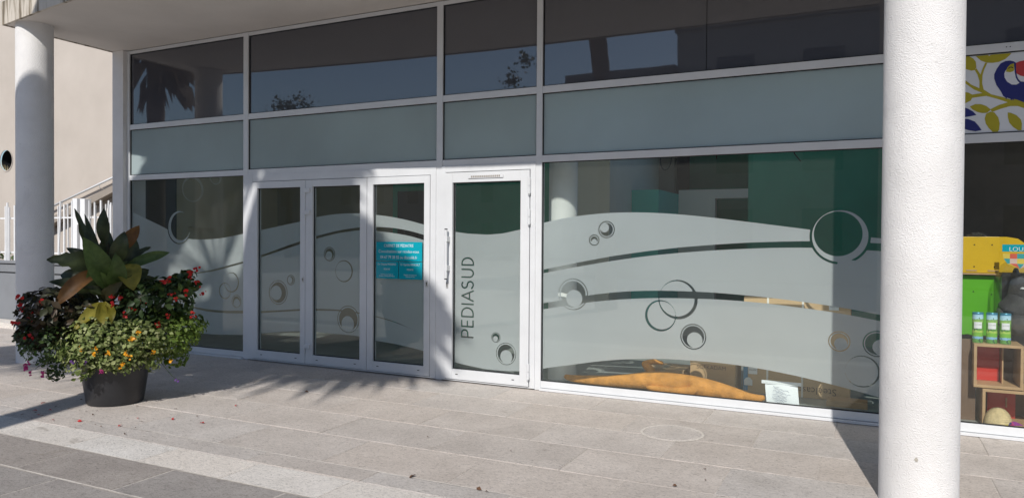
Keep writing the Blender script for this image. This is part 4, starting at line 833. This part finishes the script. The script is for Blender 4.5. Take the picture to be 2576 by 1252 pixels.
# pot
pt = thing('flower_pot', 'round charcoal planter pot by the far column', 'planter', tuple(PC))
prof = [(.0, .004), (.235, .004), (.243, .012), (.30, .40), (.322, .44), (.335, .47), (.335, .50), (.315, .50), (.305, .44)]
o = obj('pot', MB().lathe(prof, (0, 0, 0), 64).mesh('pot'), 'pot', None, 'auto'); o.parent = pt
o = obj('soil', MB().lathe([(0, .46), (.308, .455)], (0, 0, 0), 32).mesh('soil'), 'soil', None); o.parent = pt
# canna with big leaves
ca = thing('canna_plant', 'tall canna with broad dark green leaves in the charcoal pot', 'plant', tuple(PC + Vector((0, 0, .46))))
def blade(base, tip, width, bend, face, mt, torn=0, yellow=False, wav=.01):
    base, tip = Vector(base), Vector(tip); ax = tip - base; L = ax.length; ax.normalize(); side = ax.cross(face).normalized(); nr = side.cross(ax).normalized(); V0 = []; ns = 9
    for i in range(ns + 1):
        u = i / ns; wv = width * .5 * (math.sin(math.pi * u ** .8) ** .75 if 0 < u < 1 else 0.02); c_ = base + ax * L * u + nr * bend * 4 * u * (1 - u) - Vector((0, 0, abs(bend) * u * u * .6))
        ru = wav * math.sin(9 * u + base.x * 40)
        tr = 1 - (torn * .5 * (i % 2) if u > .4 else 0)
        V0 += [c_ + side * wv * tr + nr * (wv * .35 + ru), c_ + side * wv * .5 + nr * wv * .12, c_, c_ - side * wv * .5 + nr * wv * .12, c_ - side * wv * tr + nr * (wv * .35 - ru)]
    return MB().add(V0, [(i * 5 + j, i * 5 + j + 1, (i + 1) * 5 + j + 1, (i + 1) * 5 + j) for i in range(ns) for j in range(4)]).build('leaf', mt, ca, True)
LV = [(470, 480, 380, 90, 62, .06, 'canna_dark', .5), (520, 300, 540, 82, 62, .0, 'canna_dark', 0), (480, 470, 432, 112, 45, .1, 'canna_dark', 0), (565, 540, 430, 243, 120, -.22, 'canna', 0), (585, 530, 602, 320, 95, -.25, 'canna', 0),
      (600, 400, 650, 205, 85, -.05, 'canna_dark', 0), (610, 340, 735, 170, 72, .05, 'canna_rust', 0), (450, 420, 240, 362, 110, -.05, 'canna_dark', .55), (480, 430, 335, 293, 62, .1, 'canna_dark', 0), (470, 440, 285, 600, 85, -.2, 'canna_rust', 0),
      (620, 500, 720, 255, 95, .08, 'canna_dark', 0), (690, 420, 910, 328, 62, 0, 'canna', 0), (650, 420, 800, 300, 55, .1, 'canna_dark', .3), (705, 400, 700, 530, 115, -.22, 'canna_yellow', 0), (530, 600, 380, 735, 62, -.3, 'canna_yellow', 0),
      (520, 600, 500, 735, 70, -.33, 'canna_yellow', 0), (540, 620, 578, 700, 45, -.3, 'canna_yellow', 0), (560, 560, 460, 400, 120, -.12, 'canna', 0), (640, 640, 760, 560, 80, -.2, 'canna_dark', 0), (430, 560, 250, 480, 80, .0, 'canna_dark', 0),
      (560, 420, 690, 330, 100, .18, 'canna_dark', 0), (500, 500, 560, 200, 90, .2, 'canna_dark', 0), (420, 520, 300, 440, 90, .22, 'canna_dark', 0), (640, 560, 830, 470, 85, .2, 'canna_dark', 0), (560, 620, 520, 480, 110, .1, 'canna_dark', 0), (470, 640, 350, 560, 90, .1, 'canna_dark', 0), (660, 520, 790, 420, 85, .05, 'canna_dark', 0), (700, 600, 640, 430, 95, -.02, 'canna_dark', 0)]
rl = random.Random(31)
for k in range(16):
    a_ = rl.uniform(-1.2, 1.2); L_ = rl.uniform(120, 230); bx_ = 560 + rl.uniform(-90, 110); by_ = rl.uniform(430, 620)
    LV.append((bx_, by_, bx_ + L_ * math.sin(a_) * 1.1, by_ - L_ * math.cos(a_), rl.uniform(38, 66), rl.uniform(-.28, .3), rl.choice(('canna_dark', 'canna_dark', 'canna', 'begonia_dark')), rl.choice((0, 0, .4))))
for bx, by, tx, ty, wpx, dep, mtn, torn in LV:
    u0, z0_ = zpx(bx, by); u1, z1_ = zpx(tx, ty)
    f_ = (-vd + Vector((0, 0, .5)) + rv * random.uniform(-.5, .5)).normalized()
    blade(pp(u0 * .7, dep * .4, z0_), pp(u1, dep, z1_), wpx * .0018, random.uniform(.02, .06), f_, mtn, torn)
for k in range(7):
    u1, z1_ = random.uniform(-.14, .16), random.uniform(.85, 1.2); MB().tube([pp(u1 * .5, random.uniform(-.05, .05), .44), pp(u1 * .8, 0, .75), pp(u1, random.uniform(-.1, .1), z1_)], [.016, .013, .008], 8).build('stem', 'stem', ca, True)
def ellips(n, c, rad, rng, shell=.55, zmin=None):
    d = rng.normal(size=(n, 3)); d /= np.linalg.norm(d, axis=1, keepdims=True); k = (shell + (1 - shell) * rng.random(n)) ** .7
    L = d * k[:, None] * np.array(rad); C_ = np.array([pp(c[0] + l[0], c[1] + l[1], c[2] + l[2]) for l in L]); nr = np.array([rv * float(a[0]) + vd * float(a[1]) + Vector((0, 0, float(a[2]) + .5)) for a in d])
    nr = nr + rng.normal(size=nr.shape) * .5; return C_, nr, d
def clumpy(C_, nr, rng, keep, scale=7.0):
    s = np.sin(C_[:, 0] * scale * 2.1 + 1) * np.sin(C_[:, 1] * scale * 1.7) + np.sin(C_[:, 2] * scale * 2.6 + C_[:, 0] * scale); k = s + rng.normal(size=len(s)) * .5 > np.quantile(s, 1 - keep); return C_[k], nr[k]
def flower(name, mt, parent, at_, size, n=5, seed=0):
    r = np.random.default_rng(seed); C_ = np.array(at_)[None] + r.normal(size=(n, 3)) * size * .45; return leaves_mesh(name, C_, r.normal(size=(n, 3)) + np.array((-vd))[None] * 1.2, np.full(n, size) * r.uniform(.7, 1.2, n), mt, parent, .85, .2, seed + 5)
r1 = np.random.default_rng(3)
def plant(name, lab, lobes, size, mt, seed, keep=.8, asp=.55):
    t_ = thing(name, lab, 'plant', tuple(PC + Vector((0, 0, .46)))); rr = np.random.default_rng(seed); Cs, Ns = [], []
    for (n_, c_, rad) in lobes: a, b_, _ = ellips(n_, c_, rad, rr); a, b_ = clumpy(a, b_, rr, keep); Cs.append(a); Ns.append(b_)
    Cs = np.concatenate(Cs); Ns = np.concatenate(Ns); tag(leaves_mesh('foliage', Cs, Ns, size * rr.uniform(.6, 1.35, len(Cs)), mt, t_, asp, .3, seed), kind='stuff'); return t_
def zp(x, y): u, z = zpx(x, y); return u, z
bl = plant('begonia_plant', 'bronze-leaved begonia with red flowers on the left of the pot', [(480, (-.50, -.06, .90), (.28, .27, .21)), (330, (-.60, 0, .72), (.20, .22, .2)), (260, (-.28, .05, .82), (.27, .3, .22))], .085, 'begonia_dark', 11)
br = plant('begonia_plant', 'green-leaved begonia with red flowers on the right of the pot', [(560, (.26, -.08, .92), (.30, .30, .24)), (420, (.48, -.02, .95), (.25, .24, .26)), (170, (.60, 0, 1.12), (.15, .15, .11)), (300, (.1, .05, .8), (.3, .3, .22))], .08, 'begonia', 12)
FR = [(110, 560), (115, 600), (130, 630), (88, 690), (230, 585), (215, 640), (155, 660), (280, 670), (160, 768)]; FR2 = [(585, 565), (590, 610), (625, 580), (695, 640), (720, 605), (770, 595), (860, 490), (890, 485), (925, 590), (905, 565), (995, 550), (1015, 445), (1020, 470), (1055, 432), (1060, 510), (1095, 570), (1030, 685), (830, 727), (890, 675), (655, 672)]
for k, (x, y) in enumerate(FR): u, z = zp(x, y); flower('flower', 'red', bl, pp(u, -.24 + abs(u + .5) * .3, z), .034, 6, k)
for k, (x, y) in enumerate(FR2): u, z = zp(x, y); flower('flower', 'red', br, pp(u, -.30 + abs(u - .3) * .25, z), .032, 6, 40 + k)
for k in range(14):
    s_ = random.choice((-1, 1)); u = s_ * random.uniform(.3, .62); MB().tube([pp(u * .3, 0, .5), pp(u * .7, -.05, .75 + random.random() * .1), pp(u, -.12, .8 + random.random() * .25)], [.007, .005, .003], 5).build('stem', 'stem', bl if s_ < 0 else br, True)
va = plant('lantana_plant', 'trailing variegated lantana spilling over the pot rim with orange flowers', [(2400, (.0, 0, .60), (.50, .47, .25)), (1300, (-.12, -.22, .60), (.38, .26, .24)), (900, (.28, -.16, .60), (.28, .28, .24)), (1100, (-.03, -.33, .51), (.44, .12, .16)), (200, (.05, -.36, .42), (.2, .06, .12)), (200, (-.27, -.33, .41), (.12, .07, .15)), (130, (.3, -.28, .43), (.10, .08, .13))], .04, 'varieg', 13, .85, .75)
lm = plant('trailing_plant', 'fresh green small-leaved plant trailing on the right of the pot', [(1500, (.48, -.04, .62), (.27, .32, .24)), (500, (.64, 0, .70), (.18, .22, .16)), (160, (.52, -.05, .40), (.12, .1, .12))], .042, 'limeleaf', 14, .85, .6)
lm2 = plant('trailing_plant', 'dull green small-leaved plant trailing on the left of the pot', [(1200, (-.52, 0, .60), (.26, .3, .24)), (350, (-.66, 0, .66), (.15, .18, .14)), (140, (-.48, -.05, .36), (.1, .1, .12))], .038, 'begonia', 15, .75, .6)
YF = [(430, 828), (493, 825), (495, 850), (720, 753), (698, 780), (683, 782), (668, 872), (637, 912), (635, 925), (803, 865), (893, 925), (650, 857), (570, 848)]
for k, (x, y) in enumerate(YF): u, z = zp(x, y); flower('flower', 'orange_fl', va, pp(u, -.47 + u * u * .7, z), .026, 6, 80 + k)
pe = thing('petunia_plant', 'pink and purple petunias hanging at the pot rim', 'plant', tuple(PC + Vector((0, 0, .46))))
for k, (x, y, c) in enumerate(((525, 943, 'pink'), (150, 915, 'pink'), (165, 945, 'pink'), (228, 955, 'pink'), (140, 930, 'pink'), (400, 885, 'purple'), (450, 888, 'purple'), (945, 1040, 'purple'))):
    u, z = zp(x, y); flower('flower', c, pe, pp(u, -.47 + u * u * .7, z), .032 if c == 'pink' else .024, 5, 120 + k)
for x, y in ((525, 943), (190, 930), (425, 885), (945, 1040)):
    u, z = zp(x, y); MB().tube([pp(u * .55, -.22, .5), pp(u * .9, -.40 + u * u * .5, z + .05), pp(u, -.46 + u * u * .7, z)], [.004, .003, .002], 5).build('stem', 'stem', pe, True)

sbm = thing('shrub', 'low green shrub showing behind the picket fence at far left', 'shrub', (-14.5, 8.35, 0)); rr_ = np.random.default_rng(77)
Cs_ = np.array((-14.5, 8.35, .95)) + rr_.normal(size=(500, 3)) * np.array((.5, .12, .14)); tag(leaves_mesh('foliage', Cs_, rr_.normal(size=Cs_.shape) + np.array((0, -.5, .6)), rr_.uniform(.05, .1, 500), 'begonia', sbm, .6, .2, 78), kind='stuff')
for k in range(5): MB().tube([(-15.0 + k * .25, 8.35, -.02), (-14.95 + k * .22, 8.34, .9)], [.012, .006], 6).build('stem', 'stem', sbm)
# ------------------------------------------------------------------ fallen petals and dry leaves on the slabs
def bit(name, mt, x, y, s, lab, cat, grp, seed):
    r = np.random.default_rng(seed); o_ = leaves_mesh(name, np.array([[0, 0, .008]]), np.array([[r.normal() * .3, r.normal() * .3, 1.0]]), np.array([s]), mt, None, .6, .35, seed); o_.location = (x, y, .001); tag(o_, lab, cat, grp)
for k, (x, y) in enumerate([(-6.66, 3.98), (-6.48, 3.90), (-6.56, 4.05), (-5.95, 3.92), (-5.52, 3.98), (-5.33, 4.33), (-6.2, 3.85), (-5.0, 4.35), (-5.62, 4.22), (-6.9, 4.2), (-5.25, 4.95), (-6.75, 3.7)]): bit('fallen_petal', 'red', x, y, .03 + .02 * random.random(), 'fallen red petal lying on the paving near the pot', 'petal', 'fallen red petals', k)
for k in range(26):
    x, y = random.uniform(-6.8, -5.2), random.uniform(3.75, 4.6); bit('dry_leaf', 'dry', x, y, .015 + .02 * random.random(), 'tiny dry leaf scrap on the paving near the pot', 'leaf', 'dry scraps near the pot', 60 + k)
for k, (x, y, s) in enumerate([(-2.67, 4.0, .06), (-2.17, 3.98, .045), (-2.1, 3.96, .03), (-1.10, 4.60, .035), (-1.0, 5.03, .03), (-1.25, 4.05, .04), (-3.1, 4.85, .03), (-5.1, 5.72, .04), (-.95, 4.8, .025), (-2.35, 4.8, .025)]): bit('dry_leaf', 'dry', x, y, s, 'brown dry leaf on the open paving in front of the entrance', 'leaf', 'dry leaves on the open paving', 100 + k)

# ------------------------------------------------------------------ palms behind the viewer: they shade the doors and mirror in the glass
def palm(lab, x, y, ztop, rad, nf, seed, skirt=0, fl=1.0, R=1.25, emin=-62, bw=.030, asym=False, lean=0, spread=.5):
    t_ = thing('palm_tree', lab, 'palm', (x, y, 0)); r = random.Random(seed); tr = MB(); prof = []
    for i in range(41):
        z = ztop * i / 40; prof.append((rad * (1.25 - .3 * min(1, z / 2)) * (1 + .05 * (i % 2)), z))
    tr.lathe(prof, (0, 0, 0), 24); tr.v = [(vx + lean * max(0, vz / ztop - .35) ** 1.5 / .65 ** 1.5, vy, vz) for vx, vy, vz in tr.v]
    o_ = obj('trunk', tr.mesh('trunk'), 'bark', None, True); o_.parent = t_
    cr = MB(); sk = MB()
    for k in range(nf):
        az = k * 2.39996 + r.uniform(-.2, .2); em = 30 - (30 - emin) * (.5 + .5 * math.sin(az)) if asym else emin; el = math.radians(em + ((58 if asym else 83) - em) * (((k * .618034) % 1) if asym else (k + .5) / nf) ** .9); d = Vector((math.cos(az) * math.cos(el), math.sin(az) * math.cos(el), math.sin(el)))
        pl = fl * r.uniform(.85, 1.1) * 1.05; c0 = Vector((lean, 0, ztop)); hub = c0 + d * pl + Vector((0, 0, -.10 * pl)); cr.tube([c0 + d * .1, c0 + d * pl * .6, hub], [.018, .014, .01], 4)
        dirn = (d + Vector((0, 0, -.35))).normalized(); sd_ = dirn.cross(Vector((0, 0, 1))).normalized(); up = sd_.cross(dirn)
        for j in range(26):
            a = math.radians(-125 + 250 * j / 25); L = fl * R * (1 - .28 * abs(a) / 2.2) * r.uniform(.85, 1.05); b_ = dirn * math.cos(a) + sd_ * math.sin(a) + up * (.12 * math.cos(3 * a)); tip = hub + b_ * L - Vector((0, 0, L * L * .30)); mid = hub + b_ * L * .55 - Vector((0, 0, L * L * .04))
            wv = (sd_ * math.cos(a) - dirn * math.sin(a)) * L * bw; cr.add([hub, mid + wv + up * .008, tip, mid - wv], [(0, 1, 2), (0, 2, 3)])
    if asym: cr.v = [(vx, vy, vz + (vx - lean) * .36) for vx, vy, vz in cr.v]      # crown tilt added to shape the shadow it casts
    o_ = tag(cr.build('crown', 'palm'), kind='stuff'); o_.parent = t_
    if skirt:
        for k in range(skirt):
            az = r.uniform(0, 6.28); zt = ztop - r.uniform(.2, 3.6); rr = rad * 1.2 + r.uniform(.05, spread); Lg = r.uniform(.9, 1.7); p0 = Vector((math.cos(az) * rad, math.sin(az) * rad, zt)); p1 = Vector((math.cos(az) * rr, math.sin(az) * rr, zt - Lg * .3))
            tg = Vector((-math.sin(az), math.cos(az), 0))
            for j in range(9): s_ = tg * (j - 4) * .045; e = p1 + s_ * 2.2 + Vector((0, 0, -Lg * r.uniform(.5, .9))); sk.add([p0 + s_ * .2, p1 + s_ + tg * .03, e, p1 + s_ - tg * .03], [(0, 1, 2), (0, 2, 3)])
        o_ = tag(sk.build('dead_frond_skirt', 'palm_dead'), kind='stuff'); o_.parent = t_
    return t_
palm('slim fan palm whose crown shades the folding door, mirrored in the top panes', -5.4, -2.0, 8.85, .205, 70, 5, 0, 1.66, 1.28, -48, .031, True, -.65)
palm('shaggy fan palm with dead frond skirt mirrored in the left top pane', -25.4, -6.0, 11.2, .34, 40, 9, 34, 1.15, spread=1.35)
# opposite buildings and trees, seen mirrored
ob = thing('opposite_building', 'tall flat-roofed building across the square, mirrored in the dark panes', 'building', (5, -18, 0))
box('wall', 'opp', ob, -7.2, 24, -28, -16, -.02, 10.0); box('roof_edge', 'opp2', ob, -7.3, 24.1, -28.1, -15.9, 10.0, 10.25)
for j in range(3):
    for i in range(9): wo = box('window', 'win', ob, -5.6 + i * 3.2, -4.2 + i * 3.2, -15.99, -15.97, 1.2 + j * 3, 2.8 + j * 3)
ob2 = thing('opposite_building', 'lower building with a beamed roof terrace across the square', 'building', (-9.5, -18, 0))
box('wall', 'opp', ob2, -11.4, -7.35, -26, -16.6, -.02, 7.6); box('roof_slab', 'opp2', ob2, -12.2, -7.35, -26.4, -16.2, 8.35, 8.75)
for i in range(4): box('post', 'opp2', ob2, -11.2 + i * 1.15, -11.0 + i * 1.15, -16.8, -16.62, 7.6, 8.35)
ob3 = thing('added_house_row', 'long added row of plain houses beyond the square, darkening the reflections in the doors', 'building', (-50, -48, 0))  # added to hide the bright low sky from the lower glass
box('wall', 'opp', ob3, -110, -12.5, -54, -45, -.02, 8.6); box('roof', plain('tile_roof', (.25, .12, .07), .9, .2, 3), ob3, -110.3, -12.2, -54.3, -44.6, 8.6, 9.0)
for i in range(24):
    for j in range(2): box('window', 'win', ob3, -108 + i * 4.0, -106.8 + i * 4.0, -44.99, -44.96, 1.3 + j * 3.6, 3.0 + j * 3.6)
def tree(lab, x, y, h, cr, n, seed):
    t_ = thing('broadleaf_tree', lab, 'tree', (x, y, 0)); r = np.random.default_rng(seed); tk = MB().tube([(0, 0, 0), (.1, 0, h * .3), (0, .1, h * .6), (.1, .1, h * .85)], [.28, .22, .14, .05], 10)
    for k in range(7): a = r.random() * 6.28; z_ = h * (.35 + .06 * k); tk.tube([(0, 0, z_), (cr * .4 * math.cos(a), cr * .4 * math.sin(a), z_ + h * .12), (cr * .7 * math.cos(a), cr * .7 * math.sin(a), z_ + h * .2)], [.1, .06, .02], 6)
    o_ = tk.build('trunk', 'bark', None, True); o_.parent = t_; o_.matrix_parent_inverse = Matrix(); Cs = []
    for k in range(26):
        d = r.normal(size=3); d /= np.linalg.norm(d); c_ = np.array((0, 0, h * .68)) + d * np.array((cr, cr, h * .33)) * r.uniform(.4, 1.0); Cs.append(c_ + r.normal(size=(n // 26, 3)) * cr * .16)
    Cs = np.concatenate(Cs); o_ = leaves_mesh('crown', Cs, r.normal(size=Cs.shape) + np.array((0, 0, .6)), r.uniform(.18, .32, len(Cs)), 'tree', None, .6, .2, seed); o_.parent = t_; tag(o_, kind='stuff')
tree('bushy tree across the square mirrored above the folding door', -41, -30, 12.8, 2.6, 3600, 21)
tree('slender tree across the square mirrored above the entrance door', -20.6, -30, 13.6, 1.7, 2600, 22)
